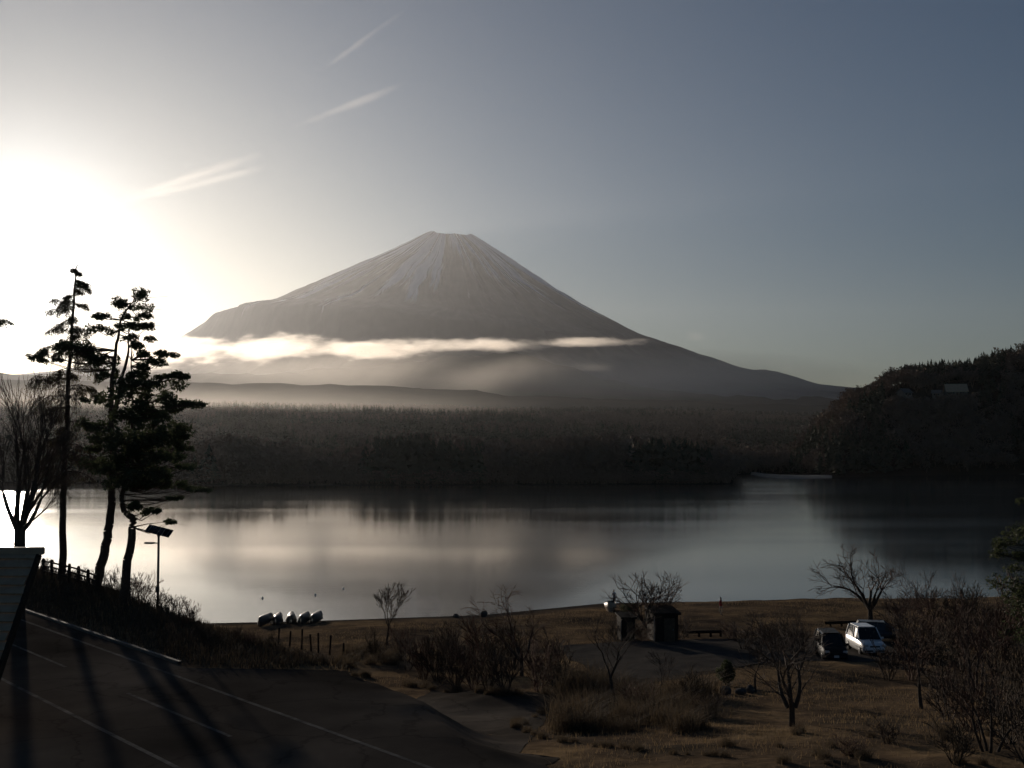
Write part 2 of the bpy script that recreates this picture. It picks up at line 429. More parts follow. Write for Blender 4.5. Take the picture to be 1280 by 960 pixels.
HUU, HTT = np.meshgrid(hu, ht, indexing='ij'); d0 = np.interp(HUU, HSH_U, HSH_D); HDD = d0 + HTT * (HD - d0)
tag(ob('hill', mesh_np('hill', np.stack([HUU * HDD, HDD, head_z(HUU, HDD)], -1).reshape(-1, 3), grid_faces(len(hu), len(ht)), M['plain'], True)), kind='structure')

# low ridge and foothill between the forest plain and the mountain
M['slope'] = material('wooded_slope', (0.028, 0.027, 0.024), 0.95, 0.3, 0.004, coords='World', second=(0.05, 0.045, 0.036), detail=9, spec=0.0)
def ridge_mesh(name, prof, dist, back, front, amp, seed):
    pu = np.array([uof(p[0]) for p in prof]); pz = np.array([at(p[0], p[1], dist).z for p in prof])
    us = np.linspace(pu[0], pu[-1], 300); ts = np.linspace(-1, 1, 40)
    A, B = np.meshgrid(us, ts, indexing='ij')
    Y = dist + np.where(B < 0, B * front, B * back)
    Zr = np.interp(A, pu, pz) + (fbm(A * 40, B * 0 + 3, 4, seed) - 0.5) * amp
    fall = np.where(B < 0, np.cos(B * math.pi / 2) ** 1.3, np.cos(B * math.pi / 2))
    Z = 60 + (Zr - 60) * fall + (fbm(A * 60, B * 5, 4, seed + 4) - 0.5) * amp * 1.6 * (1 - np.abs(B))
    return ob(name, mesh_np(name, np.stack([A * dist, Y, Z], -1).reshape(-1, 3), grid_faces(300, 40), M['slope'], True))
tag(ridge_mesh('ridge', [(-900, 468), (-200, 472), (0, 475), (240, 480), (450, 483), (560, 488), (640, 494), (760, 500), (900, 505), (1100, 508), (1700, 508)], 5600, 1200, 1500, 14, 41), kind='structure')
tag(ridge_mesh('foothill', [(-900, 470), (0, 470), (240, 470), (380, 465), (500, 456), (570, 448), (620, 445), (660, 447), (700, 458), (740, 473), (790, 485), (860, 494), (960, 500), (1200, 503)], 9600, 1800, 2600, 60, 51), kind='structure')

# ------------------------------------------------------------------ the mountain
MD = 16200.0
prof = [(532, 290.5), (524, 294), (500, 306.5), (460, 328), (400, 357), (345, 384.5), (325, 392.5), (305, 396), (285, 401), (270, 406), (250, 418), (225, 432), (190, 446), (100, 468), (-60, 480), (-300, 492)]
profr = [(591, 294), (598, 298), (612, 307), (625, 315), (650, 332), (700, 366), (750, 396), (790, 417), (820, 431), (870, 447), (920, 464), (936, 467), (948, 466), (965, 470), (1010, 484), (1068, 490), (1200, 497), (1450, 505)]
C0 = at(561, 290, MD)
def pr(lst):
    P_ = [at(a, b, MD) for a, b in lst]
    return np.array([abs(p.x - C0.x) for p in P_]), np.array([p.z for p in P_])
RL, ZL = pr(prof); RR, ZR = pr(profr)
zc = ZL[0] - 130
RL = np.concatenate([[0, RL[0] * .55], RL]); ZL = np.concatenate([[zc, zc + 10], ZL])
RR = np.concatenate([[0, RR[0] * .55], RR]); ZR = np.concatenate([[zc, zc + 10], ZR])
nphi, nr = 1100, 150
phi = np.linspace(-math.pi, math.pi, nphi); rad = np.concatenate([np.linspace(0, 250, 6), np.linspace(265, 420, 14), np.linspace(440, 4200, 98), np.linspace(4350, 9000, 40)])
PH, RA = np.meshgrid(phi, rad, indexing='ij')
# front = -90 degrees (towards the camera)
w = 0.5 + 0.5 * np.cos(PH); w = sstep(0.1, 0.9, w)
zl = np.interp(RA, RL, ZL); zr = np.interp(RA, RR, ZR)
# on the left the bump and the short shoulder only belong to the skyline ridge
ZM = zl * (1 - w) + zr * w
front = np.clip(-np.sin(PH), 0, 1) ** 0.7
zcap = np.interp(RA, [0, 3300, 4200, 5000, 6000, 7000, 8000, 9000], [9999, 1200, 780, 560, 390, 270, 180, 90])
ZM = ZM + (np.minimum(ZM, zcap) - ZM) * sstep(0.25, 0.95, front)
X0 = np.cos(PH) * RA; Y0 = np.sin(PH) * RA
pn = PH * 1.0
warp = (fbm(X0 / 900, Y0 / 900, 3, 61) - 0.5) * 0.16
g1 = np.abs(fbm((pn + warp) * 9 + 40, RA / 4200, 3, 62) - 0.5) * 2
g2 = np.abs(fbm((pn + warp) * 24 + 90, RA / 3000, 3, 63) - 0.5) * 2
gul = 0.62 * g1 + 0.38 * g2
amp = np.interp(RA, [0, 300, 800, 2000, 4200, 9000], [0, 4, 30, 110, 120, 50])
side = 1 - 0.75 * sstep(0.93, 1.0, np.abs(np.cos(PH)))
ZM = ZM + (gul - 0.30) * amp * side + (fbm(X0 / 160, Y0 / 160, 3, 64) - .5) * 22 * sstep(250, 700, RA)
ZM = ZM + (fbm(X0 / 90, Y0 / 90, 2, 65) - .5) * 20 * np.exp(-((RA - 300) / 90) ** 2)
# the flat, notched crater rim
RIM = [(520, 270), (531, 284), (535, 290.6), (539, 289.2), (544, 289.2), (548, 291.2), (555, 292), (562, 292.4), (570, 291.8), (574, 292.8), (582, 293.4), (586, 293.6), (588, 292.2), (591, 292.8), (594, 288), (604, 270)]
ZM = ZM - 40 * np.exp(-((RA - 620) / 480) ** 2) * np.clip(-np.cos(PH), 0, 1)
cap = np.interp(X0, [at(a, b, MD).x - C0.x for a, b in RIM], [at(a, b, MD).z for a, b in RIM])
cap = CAMZ + (cap - CAMZ) * (MD + Y0) / MD
ZM = np.minimum(ZM, cap + (fbm(X0 / 60, Y0 / 60, 2, 69) - .5) * 8)
el = (ZM - 900) / (C0.z - 900)
streak = fbm((pn + warp * .6) * 34 + 11, RA / 2600, 3, 66) * 0.5 + fbm((pn + warp) * 90 + 3, RA / 1500, 2, 67) * 0.32 + (0.45 - gul) * 0.55
patch = fbm(pn * 6 + 5, RA / 1500, 3, 68)
snow = sstep(0.0, 0.14, streak + (patch - .5) * .5 - np.interp(el, [0.2, 0.42, 0.62, 0.85, 1.0], [1.0, 0.62, 0.44, 0.36, 0.36]))
Vm = np.stack([C0.x + X0, MD + Y0, ZM], -1).reshape(-1, 3)
def mountain_material():
    m = bpy.data.materials.new('mountain_rock_and_snow'); m.use_nodes = True
    nt = m.node_tree; b = nt.nodes['Principled BSDF']; b.inputs['Roughness'].default_value = 0.95
    a = nt.nodes.new('ShaderNodeAttribute'); a.attribute_name = 'snow'
    g = nt.nodes.new('ShaderNodeNewGeometry'); n = nt.nodes.new('ShaderNodeTexNoise')
    n.inputs['Scale'].default_value = 0.006; n.inputs['Detail'].default_value = 8
    nt.links.new(g.outputs['Position'], n.inputs['Vector'])
    r = nt.nodes.new('ShaderNodeValToRGB'); r.color_ramp.elements[0].color = (0.05, 0.047, 0.047, 1); r.color_ramp.elements[1].color = (0.13, 0.115, 0.11, 1)
    nt.links.new(n.outputs['Fac'], r.inputs['Fac'])
    mx = nt.nodes.new('ShaderNodeMix'); mx.data_type = 'RGBA'; mx.inputs[7].default_value = (0.66, 0.68, 0.72, 1)
    nt.links.new(a.outputs['Fac'], mx.inputs[0]); nt.links.new(r.outputs['Color'], mx.inputs[6])
    nt.links.new(mx.outputs[2], b.inputs['Base Color'])
    return m
mme = mesh_np('mountain', Vm, grid_faces(nphi, len(rad)), mountain_material(), True)
sa = mme.attributes.new('snow', 'FLOAT', 'POINT'); sa.data.foreach_set('value', snow.ravel().astype(np.float32))
tag(ob('mountain', mme), kind='structure')

# ------------------------------------------------------------------ forests that read as one mass
def tpl_conifer(nt, seed):
    r = np.random.default_rng(seed); V = []
    for i in range(nt):
        h = 0.12 + 0.88 * (i + r.random()) / nt
        rr = 0.24 * (1 - h) ** 0.85 * (0.65 + 0.6 * r.random()) + 0.012
        a = r.random() * 6.283; wd = 0.35 + 0.4 * r.random()
        V += [(0.15 * rr * math.cos(a), 0.15 * rr * math.sin(a), h + 0.03),
              (rr * math.cos(a - wd), rr * math.sin(a - wd), h - 0.05 - 0.04 * r.random()),
              (rr * math.cos(a + wd), rr * math.sin(a + wd), h - 0.05 - 0.04 * r.random())]
    V += [(0.012, 0, 0), (-0.012, 0.01, 0), (0, 0, 0.5), (0, -0.012, 0), (0, 0.012, 0), (0, 0, 0.98)]
    return np.array(V)
def tpl_broad(nt, seed):
    r = np.random.default_rng(seed); V = []
    lob = r.normal(size=(5, 3)) * np.array([0.17, 0.17, 0.13]) + np.array([0, 0, 0.62])
    for i in range(nt):
        c = lob[i % 5] + r.normal(size=3) * 0.095
        c[2] = min(c[2], 0.98)
        s = 0.03 + 0.028 * r.random()
        V += [tuple(c + r.normal(size=3) * s) for _ in range(3)]
    for k in range(3):
        a = r.random() * 6.28
        V += [(0.016, 0, 0), (-0.016, 0, 0), (0.15 * math.cos(a), 0.15 * math.sin(a), 0.6)]
    return np.array(V)
def scatter(tpls, pos, hgt, wid, seed):
    r = np.random.default_rng(seed); out = []
    ch = r.integers(0, len(tpls), len(pos)); ang = r.random(len(pos)) * 6.283
    for k, T in enumerate(tpls):
        s = ch == k
        c, sn = np.cos(ang[s])[:, None], np.sin(ang[s])[:, None]
        x = (T[None, :, 0] * c - T[None, :, 1] * sn) * (hgt[s] * wid[s])[:, None]
        y = (T[None, :, 0] * sn + T[None, :, 1] * c) * (hgt[s] * wid[s])[:, None]
        z = T[None, :, 2] * hgt[s][:, None]
        out.append((np.stack([x, y, z], -1) + pos[s][:, None, :]).reshape(-1, 3))
    V = np.concatenate(out); return V, np.arange(len(V)).reshape(-1, 3)
M['evergreen'] = material('far_evergreens', (0.055, 0.058, 0.042), 0.9, 0.3, 0.03, coords='World', spec=0.05, second=(0.08, 0.08, 0.05))
M['bare_wood'] = material('far_bare_woods', (0.13, 0.10, 0.078), 0.9, 0.3, 0.02, coords='World', spec=0.05, second=(0.22, 0.155, 0.11))
con = [tpl_conifer(46, s) for s in range(4)]; brd = [tpl_broad(170, s) for s in range(6)]
con_l = [tpl_conifer(18, s + 20) for s in range(3)]; brd_l = [tpl_broad(34, s + 20) for s in range(4)]
def forest(name, tpls, u, y, zf, h, wd, mat, seed):
    pos = np.stack([u * y, y, zf(u, y) - 0.3], -1)
    V, F = scatter(tpls, pos, h, wd, seed)
    return tag(ob(name, mesh_np(name, V, F, mat)), kind='stuff')
n = 2600
u = rng.uniform(-0.56, 0.182, n); dy = 5 + 330 * rng.random(n) ** 1.5; y = np.interp(u, FS_U, FS_D) + dy
hh = (12.5 + 7 * rng.random(n)) * np.interp(vnoise(u * 26, dy * 0 + 4, 77), [0, 1], [0.55, 1.3])
s_ = vnoise(u * 20, y / 60, 78) > 0.5
f1 = forest('shore_forest', brd, u[~s_], y[~s_], plain_z, hh[~s_], np.full((~s_).sum(), 1.05), M['bare_wood'], 1)
f2 = forest('shore_forest', con, u[s_], y[s_], plain_z, hh[s_] * 1.02, np.full(s_.sum(), 1.5), M['evergreen'], 2)
tag(f1, 'brown mass of leafless forest along the far lake shore', 'forest'); tag(f2, 'dark green conifers massed along the far lake shore', 'forest')
# understorey along the far bank, hanging over the water
n = 1500; u = rng.uniform(-0.56, 0.182, n); y = np.interp(u, FS_U, FS_D) + 1 + 8 * rng.random(n)
f3 = forest('shore_thicket', brd_l, u, y, plain_z, 3 + 4 * rng.random(n), np.full(n, 1.6), M['bare_wood'], 3)
tag(f3, 'low dark thicket overhanging the far waterline', 'thicket')
n = 24000
u = rng.uniform(-0.62, 0.5, n); y = np.sqrt(rng.uniform(820**2, 3500**2, n)); hh = 9 + 8 * rng.random(n)
s_ = vnoise(u * 14, y / 250, 79) > 0.52
k_ = (u > 0.29) & (y < 1300); u = np.where(k_, u - 0.4, u)
f4 = forest('plain_forest', brd_l, u[~s_], y[~s_], plain_z, hh[~s_], np.full((~s_).sum(), 1.3), M['bare_wood'], 4)
f5 = forest('plain_forest', con_l, u[s_], y[s_], plain_z, hh[s_] * 1.15, np.full(s_.sum(), 1.3), M['evergreen'], 5)
tag(f4, 'brown leafless forest covering the plain below the mountain', 'forest'); tag(f5, 'dark evergreen forest covering the plain below the mountain', 'forest')
n = 700; u = rng.uniform(0.183, 0.30, n); y = np.interp(u, FS_U, FS_D) + 4 + 260 * rng.random(n) ** 1.3; hh = 8 + 5 * rng.random(n)
f8 = forest('bay_forest', brd, u, y, plain_z, hh, np.full(n, 1.1), M['bare_wood'], 8)
tag(f8, 'brown trees standing behind the small bay and its sand spit', 'forest')
# headland
n = 3200; u = rng.uniform(uof(985), uof(1700), n); t = 0.02 + 1.25 * rng.random(n)
d0 = np.interp(u, HSH_U, HSH_D); y = d0 + t * (HD - d0); hh = 8 + 5 * rng.random(n)
def hill_hit(px, py):
    yy = np.linspace(640, 860, 900); u_ = np.full_like(yy, uof(px)); z = CAMZ + (HORIZON - py) / FPX * yy
    k = np.argmax(head_z(u_, yy) >= z); return float(yy[k])
HOUSES = [(1195, 484, hill_hit(1195, 496)), (1131, 489, hill_hit(1131, 498)), (1171, 490, hill_hit(1171, 498))]
keep = np.ones(n, bool)
for (hx, hy, hd) in HOUSES:
    keep &= ~((np.abs(u - uof(hx)) < 0.018) & (y > hd - 8) & (y < hd + 8))
u, y, hh = u[keep], y[keep], hh[keep]
for (hx, hy, hd) in HOUSES:   # the woods below each house stay low enough to leave its roof in view
    f_ = (np.abs(u - uof(hx)) < 0.014) & (y <= hd - 8) & (y > hd - 110)
    lim = CAMZ + (HORIZON - (hy + 6)) / FPX * y - head_z(u, y)
    hh = np.where(f_, np.clip(np.minimum(hh, lim / 1.1), 2.5, None), hh)
for (hx, hy, hd) in HOUSES:
    nf = 34; uf = uof(hx) + rng.uniform(-0.013, 0.013, nf); yf = hd - 9 - 26 * rng.random(nf)
    lim = CAMZ + (HORIZON - (hy + 4 + 5 * rng.random(nf))) / FPX * yf - head_z(uf, yf)
    u = np.concatenate([u, uf]); y = np.concatenate([y, yf]); hh = np.concatenate([hh, np.clip(lim / 1.0, 3, 15)])
s_ = vnoise(u * 40, y / 40, 80) > 0.5
f6 = forest('headland_forest', brd, u[~s_], y[~s_], head_z, hh[~s_], np.full((~s_).sum(), 1.1), M['bare_wood'], 6)
f7 = forest('headland_forest', con, u[s_], y[s_], head_z, hh[s_] * 1.1, np.full(s_.sum(), 1.25), M['evergreen'], 7)
tag(f6, 'reddish brown leafless trees covering the headland', 'forest'); tag(f7, 'dark evergreens covering the headland slope', 'forest')

# conifers one can tell apart on the skyline of the headland
sk_me = [mesh_np('crown', tpl_conifer(70, 100 + k), np.arange(len(tpl_conifer(70, 100 + k))).reshape(-1, 3), M['evergreen']) for k in range(3)]
tk_V, tk_F = tubes([((0, 0, -0.05), (0, 0, 0.5), 0.016, 0.010), ((0, 0, 0.5), (0, 0, 0.97), 0.010, 0.002)], 5)
tk_me = mesh_np('trunk', tk_V, tk_F, M['bark'])
px_ = 1092.0; k = 0
while px_ < 1300:
    uu_ = uof(px_); yy_ = HD - 4 + random.uniform(-6, 8)
    r_ = empty('skyline_conifer', (uu_ * yy_, yy_, float(head_z(np.array([uu_]), np.array([yy_]))[0]) - 0.2), random.uniform(0, 6))
    h_ = random.uniform(8.5, 13.5); wd_ = random.uniform(1.0, 1.5)
    r_.scale = (h_ * wd_, h_ * wd_, h_)
    tag(r_, 'small dark pointed conifer on the skyline of the headland', 'conifer', 'conifers along the headland skyline')
    ob('crown', sk_me[k % 3], r_); ob('trunk', tk_me, r_)
    px_ += random.uniform(3.2, 6.8); k += 1

# ------------------------------------------------------------------ far shore details: sand spit, beaches, houses
def strip_mesh(name, left, right, zfun, nseg, ncross, mat, dz=0.0):
    """sheet between two polylines of (x, y), sampled evenly and draped on zfun"""
    def res(pl):
        pl = np.array(pl, float); d = np.concatenate([[0], np.cumsum(np.linalg.norm(np.diff(pl, axis=0), axis=1))])
        t = np.linspace(0, d[-1], nseg); return np.stack([np.interp(t, d, pl[:, 0]), np.interp(t, d, pl[:, 1])], -1)
    L, Rr = res(left), res(right); k = np.linspace(0, 1, ncross)[None, :, None]
    P_ = L[:, None] * (1 - k) + Rr[:, None] * k
    Z = zfun(P_[..., 0], P_[..., 1]) + dz
    return mesh_np(name, np.concatenate([P_, Z[..., None]], -1).reshape(-1, 3), grid_faces(nseg, ncross), mat, True)

def sheet_px(pts_near, pts_far, z_edge, z_mid, mat, name):
    """low bank of sand: outline given at the waterline, domed in the middle"""
    n = len(pts_near); V = []; nc = 7
    for a, b in zip(pts_near, pts_far):
        for j in range(nc):
            t = j / (nc - 1); p = a.lerp(b, t)
            V.append((p.x, p.y, z_edge + (z_mid - z_edge) * math.sin(math.pi * t) ** 0.7))
    return mesh_np(name, np.array(V), grid_faces(n, nc), mat, True)
def wl(px, py):
    d = ray(px, py); t = -CAMZ / d.z; return Vector((0, 0, CAMZ)) + d * t
SP = [(928, 590.5, 588.5), (940, 593.5, 590.5), (955, 596.2, 592.8), (975, 598, 594), (1000, 598.6, 594.6), (1020, 598.2, 594.6), (1040, 597.2, 594.8)]
tag(ob('sand_spit', sheet_px([wl(a, b) for a, b, c in SP], [wl(a, c) for a, b, c in SP], -0.3, 1.0, M['sand'], 'sand_spit')), kind='structure')
BL = [(290, 605.4, 603.4), (340, 605.2, 602.4), (390, 605.2, 602.2), (430, 605.6, 603.6)]
tag(ob('beach', sheet_px([wl(a, b) for a, b, c in BL], [wl(a, c) for a, b, c in BL], -0.2, 1.1, M['sand'], 'beach')), kind='structure')
BR = [(1225, 592.5, 590.4), (1245, 592.6, 589.2), (1270, 592.8, 589.3), (1300, 593.5, 590.0), (1330, 594.5, 592)]
tag(ob('beach', sheet_px([wl(a, b) for a, b, c in BR], [wl(a, c) for a, b, c in BR], -0.2, 1.0, M['sand'], 'beach')), kind='structure')

def house(loc, w_, d_, wall_h, roof_h, rz, label, roofm):
    r = empty('house', loc, rz)
    bm = bmesh.new(); box_bm(bm, (0, 0, wall_h / 2 - 1.5), (w_, d_, wall_h + 3))
    v = [bm.verts.new(p) for p in ((-w_/2, -d_/2, wall_h), (-w_/2, d_/2, wall_h), (-w_/2, 0, wall_h + roof_h), (w_/2, -d_/2, wall_h), (w_/2, d_/2, wall_h), (w_/2, 0, wall_h + roof_h))]
    bm.faces.new(v[:3]); bm.faces.new(v[3:])
    ob('wall', bm_mesh('wall', bm, M['house_wall']), r)
    e = 0.7; t = 0.22; sl = roof_h / (d_ / 2)
    prof_ = [(-d_/2 - e, wall_h - e * sl), (0, wall_h + roof_h), (d_/2 + e, wall_h - e * sl), (d_/2 + e, wall_h - e * sl + t), (0, wall_h + roof_h + t * 1.2), (-d_/2 - e, wall_h - e * sl + t)]
    V = [(sx * (w_/2 + e), y_, z_) for sx in (-1, 1) for (y_, z_) in prof_]
    F = [[i, (i + 1) % 6, 6 + (i + 1) % 6, 6 + i] for i in range(6)] + [[5, 4, 1, 0], [4, 3, 2, 1], [6, 7, 10, 11], [7, 8, 9, 10]]
    ro = ob('roof', mesh_np('roof', V, F, roofm), r)
    box_part('chimney', (w_ * .25, d_ * .15, wall_h + roof_h * .8), (.6, .6, 1.6), M['concrete'], ro)
    for i in (-1, 1):
        wi = box_part('window', (i * w_ * .24, -d_/2 - 0.02, wall_h * .58), (w_ * .2, .08, wall_h * .36), M['window'], r)
        box_part('sill', (i * w_ * .24, -d_/2 - 0.06, wall_h * .38), (w_ * .24, .14, .1), M['concrete'], wi)
    box_part('door', (0, -d_/2 - 0.02, 1.0), (1.1, .08, 2.0), M['wood'], r)
    return tag(r, label, 'house', 'houses on the wooded headland')
def hsite(k):
    hx, hy, hd = HOUSES[k]; u_ = uof(hx); z_ = float(head_z(np.array([u_]), np.array([float(hd)]))[0])
    return Vector((u_ * hd, hd, z_)), at(hx, hy, hd).z
b_, zt = hsite(0); house((b_.x, b_.y, zt - 5.6), 12.5, 9.5, 3.0, 4.4, R(-8), 'large house with a tan gable roof among trees on the headland', M['house_roof'])
b_, zt = hsite(1); house((b_.x, b_.y, zt - 3.5), 7, 6, 2.8, 2.2, R(30), 'small pale house half hidden lower on the headland skyline end', M['concrete'])
b_, zt = hsite(2); house((b_.x, b_.y, zt - 3.2), 5, 5, 2.6, 1.6, R(-20), 'small pale cabin just beside the large tan roofed house', M['concrete'])

# ------------------------------------------------------------------ roads
def uv_xy(u_, s_): return (RO[0] + RD[0] * u_ + RN[0] * s_, RO[1] + RD[1] * u_ + RN[1] * s_)
flat = lambda x, y: np.full(np.shape(x), ROAD_Z)
road = tag(ob('road', strip_mesh('road', [uv_xy(-150, -15), uv_xy(60, -15)], [uv_xy(-150, 1.1), uv_xy(60, 1.1)], flat, 160, 12, M['asphalt'], 0.03)), kind='structure')
def g2(px, py): p = ground(px, py); return (p.x, p.y)
def z2(px, py, z=ROAD_Z):
    d = ray(px, py); t = (z - CAMZ) / d.z; return (d.x * t, d.y * t)
upper = [uv_xy(-9, 1.0), z2(405, 838), z2(450, 846, 7.2), g2(540, 863), g2(630, 869), g2(690, 866), g2(722, 853), g2(735, 838), g2(722, 822), g2(700, 812)]
lower = [uv_xy(16, 1.0), uv_xy(12, 3.2), z2(700, 922), z2(648, 906), g2(690, 884), g2(760, 866), g2(840, 850), g2(905, 838), g2(960, 828), g2(1010, 822)]
def hg(x, y): return hground(x, y)
side = tag(ob('side_road', strip_mesh('side_road', upper, lower, hg, 130, 40, M['asphalt'], 0.022)), kind='structure')
lot_far = [g2(700, 808), g2(780, 803), g2(860, 800), g2(960, 797), g2(1060, 797), g2(1150, 800)]
lot_near = [g2(712, 826), g2(800, 850), g2(880, 840), g2(985, 826), g2(1070, 828), g2(1150, 826)]
M['gravel'] = material('grey_gravel', (0.05, 0.046, 0.042), 0.95, 0.25, 0.5, coords='World', second=(0.085, 0.077, 0.068), detail=9, bump=0.3, spec=0.0)
tag(ob('car_park', strip_mesh('car_park', lot_far, lot_near, hg, 90, 24, M['gravel'], 0.04)), kind='structure')
def marking(u0, u1, s0, wid, name='lane_line'):
    m = strip_mesh(name, [uv_xy(u0, s0 - wid/2), uv_xy(u1, s0 - wid/2)], [uv_xy(u0, s0 + wid/2), uv_xy(u1, s0 + wid/2)], flat, max(3, int((u1 - u0) / 1.5)), 2, M['paint'], 0.036)
    return ob(name, m, road)
marking(-120, 11.5, 0.0, 0.17, 'edge_line')
marking(-120, 40, -5.75, 0.17, 'edge_line')
uc, _ = road_uv(*z2(25, 800)); uc0, _ = road_uv(*z2(170, 866))
step = float(uc0 - uc)
for k in range(-7, 4):
    marking(float(uc) + k * step, float(uc) + k * step + step * 0.56, -2.85, 0.15, 'centre_dash')
# kerb along the lake side verge
kp = []
for i, u_ in enumerate(np.linspace(-110, -10, 60)):
    x, y = uv_xy(u_, 1.2); kp.append((x, y))
V = []; F = []
for i, (x, y) in enumerate(kp):
    for (ds, z) in ((0, -0.1), (0, 0.13), (0.16, 0.13), (0.16, -0.1)):
        V.append((x + RN[0] * ds, y + RN[1] * ds, ROAD_Z + z))
for i in range(len(kp) - 1):
    for j in range(3): F.append([i * 4 + j, i * 4 + j + 1, i * 4 + 5 + j, i * 4 + 4 + j])
tag(ob('kerb', mesh_np('kerb', V, F, M['concrete'])), kind='structure')

# ------------------------------------------------------------------ trees
def rot_about(d, ax, a): return Quaternion(ax, a) @ d
def rand_perp(d):
    v = Vector((random.gauss(0, 1), random.gauss(0, 1), random.gauss(0, 1)))
    v = v - d * v.dot(d); return v.normalized()

class Bare:
    """leafless tree grown by forking; thick wood goes to the trunk, thin wood to the crown"""
    def __init__(s, seed, up=0.12, droop=0.0, fork=(22, 42), twist=0.13, maxlev=5, ratio=0.72, flat=0.0):
        s.r = random.Random(seed); s.trunk = []; s.crown = []; s.up = up; s.droop = droop; s.fork = fork; s.tw = twist; s.ml = maxlev; s.ratio = ratio; s.flat = flat
    def seg(s, p0, p1, r0, r1, lev): (s.trunk if lev <= 1 else s.crown).append((p0, p1, r0, r1))
    def grow(s, p, d, L, r, lev=0):
        n = 3 if lev < 3 else 2
        for i in range(n):
            j = Vector((s.r.gauss(0, 1), s.r.gauss(0, 1), s.r.gauss(0, .7))) * s.tw
            g = s.up if lev < 3 else s.up - s.droop
            d = (d + j + Vector((0, 0, g * 0.5))).normalized()
            q = p + d * (L / n); r1 = r * 0.86
            s.seg(p, q, r, r1, lev); p = q; r = r1
            if 1 <= lev < s.ml and i < n - 1 and s.r.random() < 0.75:
                s.child(p, d, L * 0.6, r * 0.5, lev + 1, 1.3)
        if lev < s.ml:
            for k in range(2 if s.r.random() < 0.6 else 3): s.child(p, d, L * s.ratio * s.r.uniform(.8, 1.15), r * 0.72, lev + 1, 1.0)
    def child(s, p, d, L, r, lev, mul):
        v = Vector((s.r.gauss(0, 1), s.r.gauss(0, 1), s.r.gauss(0, 1 - s.flat))); v = (v - d * v.dot(d)).normalized()
        a = R(s.r.uniform(*s.fork)) * mul
        s.grow(p, (d * math.cos(a) + v * math.sin(a)).normalized(), L, max(r, 0.006), lev)
def finish_tree(name, loc, trunk, crown, label, cat, group=None, tmat='bark', cmat='twig', extra=None, k=6):
    r = empty(name, loc)
    V, F = tubes(trunk, 7); ob('trunk', mesh_np('trunk', V, F, M[tmat], True), r)
    if crown:
        V, F = tubes(crown, 3); c = ob('crown', mesh_np('crown', V, F, M[cmat]), r)
    for nm, me_ in (extra or []): ob(nm, me_, r)
    return tag(r, label, cat, group)
def fit(segs_lists, h=None, w=None):
    """scale a grown tree so that its top is at height h and its half width is w"""
    pts = np.array([list(s[1]) for L in segs_lists for s in L])
    sz = h / np.percentile(pts[:, 2], 99.5) if h else 1.0
    sx = w / np.percentile(np.abs(pts[:, :2]), 98) if w else sz
    S = Vector((sx, sx, sz)); f = lambda v: Vector((v.x * S.x, v.y * S.y, v.z * S.z))
    return [[(f(a), f(b), c, d) for a, b, c, d in L] for L in segs_lists]
def bare_tree(px, py, top_px, half_px, seed, label, stems=1, lean=0.0, trunk_frac=0.22, r0=None, spread=0.5, cat='tree', group=None, cmat='twig', **kw):
    b = ground(px, py); k = b.y / FPX
    h = (py - top_px) * k; w_ = half_px * k
    t = Bare(seed, **kw); r0 = r0 or 0.022 * h
    if stems == 1:
        t.grow(Vector((0, 0, -0.15)), Vector((lean, 0, 1)).normalized(), h * trunk_frac, r0, 0)
    else:
        hb = h * .16 if r0 >= .14 else 0.0
        if hb: t.seg(Vector((0, 0, -.2)), Vector((0, 0, hb * 1.05)), r0, r0 * .8, 0)
        for i in range(stems):
            a = 6.283 * i / stems + t.r.uniform(-.5, .5)
            t.grow(Vector((0.1 * math.cos(a), 0.1 * math.sin(a), hb - 0.15)), Vector((spread * math.cos(a) + lean, spread * math.sin(a), 1)).normalized(), h * trunk_frac * t.r.uniform(.8, 1.2), r0 * .7, 1)
    T, C = fit([t.trunk, t.crown], h, w_)
    rm_ = b.y * 0.00016
    C = [(p, q, max(rm_, c), max(rm_ * .75, d)) for p, q, c, d in C]
    return finish_tree('bare_tree' if cat == 'tree' else 'bare_shrub', b, T, C, label, cat, group, cmat=cmat)

def tuft_cloud(cs, rad, n, size, seed, flat=0.35):
    """many small needle-tuft triangles in flattened pads; cs (m,3), rad (m,) half widths"""
    r = np.random.default_rng(seed); V = []
    for c, w_ in zip(cs, rad):
        m = int(n * max(0.25, w_[0] * w_[0]))
        d = r.normal(size=(m, 3)); d /= np.linalg.norm(d, axis=1, keepdims=True)
        q = c + d * (r.random((m, 1)) ** 0.5) * np.array([w_[0], w_[0] * w_[2], w_[1]])
        q[:, 2] += 0.25 * w_[1] * np.sin(q[:, 0] * 5 + q[:, 1] * 4)
        s = size * (0.6 + 0.8 * r.random((m, 1)))
        a = r.normal(size=(m, 3)); a[:, 2] = np.abs(a[:, 2]) * 0.9; a /= np.linalg.norm(a, axis=1, keepdims=True)
        b = np.cross(a, r.normal(size=(m, 3))); b /= np.linalg.norm(b, axis=1, keepdims=True)
        V.append(np.stack([q + a * s, q - a * s * .5 + b * s * .42, q - a * s * .5 - b * s * .42], 1).reshape(-1, 3))
    V = np.concatenate(V); return V, np.arange(len(V)).reshape(-1, 3)
def path_segs(pts, r0, r1, sub=4, wob=0.05, seed=1):
    rr = random.Random(seed); P_ = []
    for a, b in zip(pts[:-1], pts[1:]):
        for i in range(sub): P_.append(a.lerp(b, i / sub) + Vector((rr.gauss(0, wob), rr.gauss(0, wob), 0)))
    P_.append(pts[-1]); n = len(P_) - 1
    return [(P_[i], P_[i + 1], r0 + (r1 - r0) * i / n, r0 + (r1 - r0) * (i + 1) / n) for i in range(n)], P_
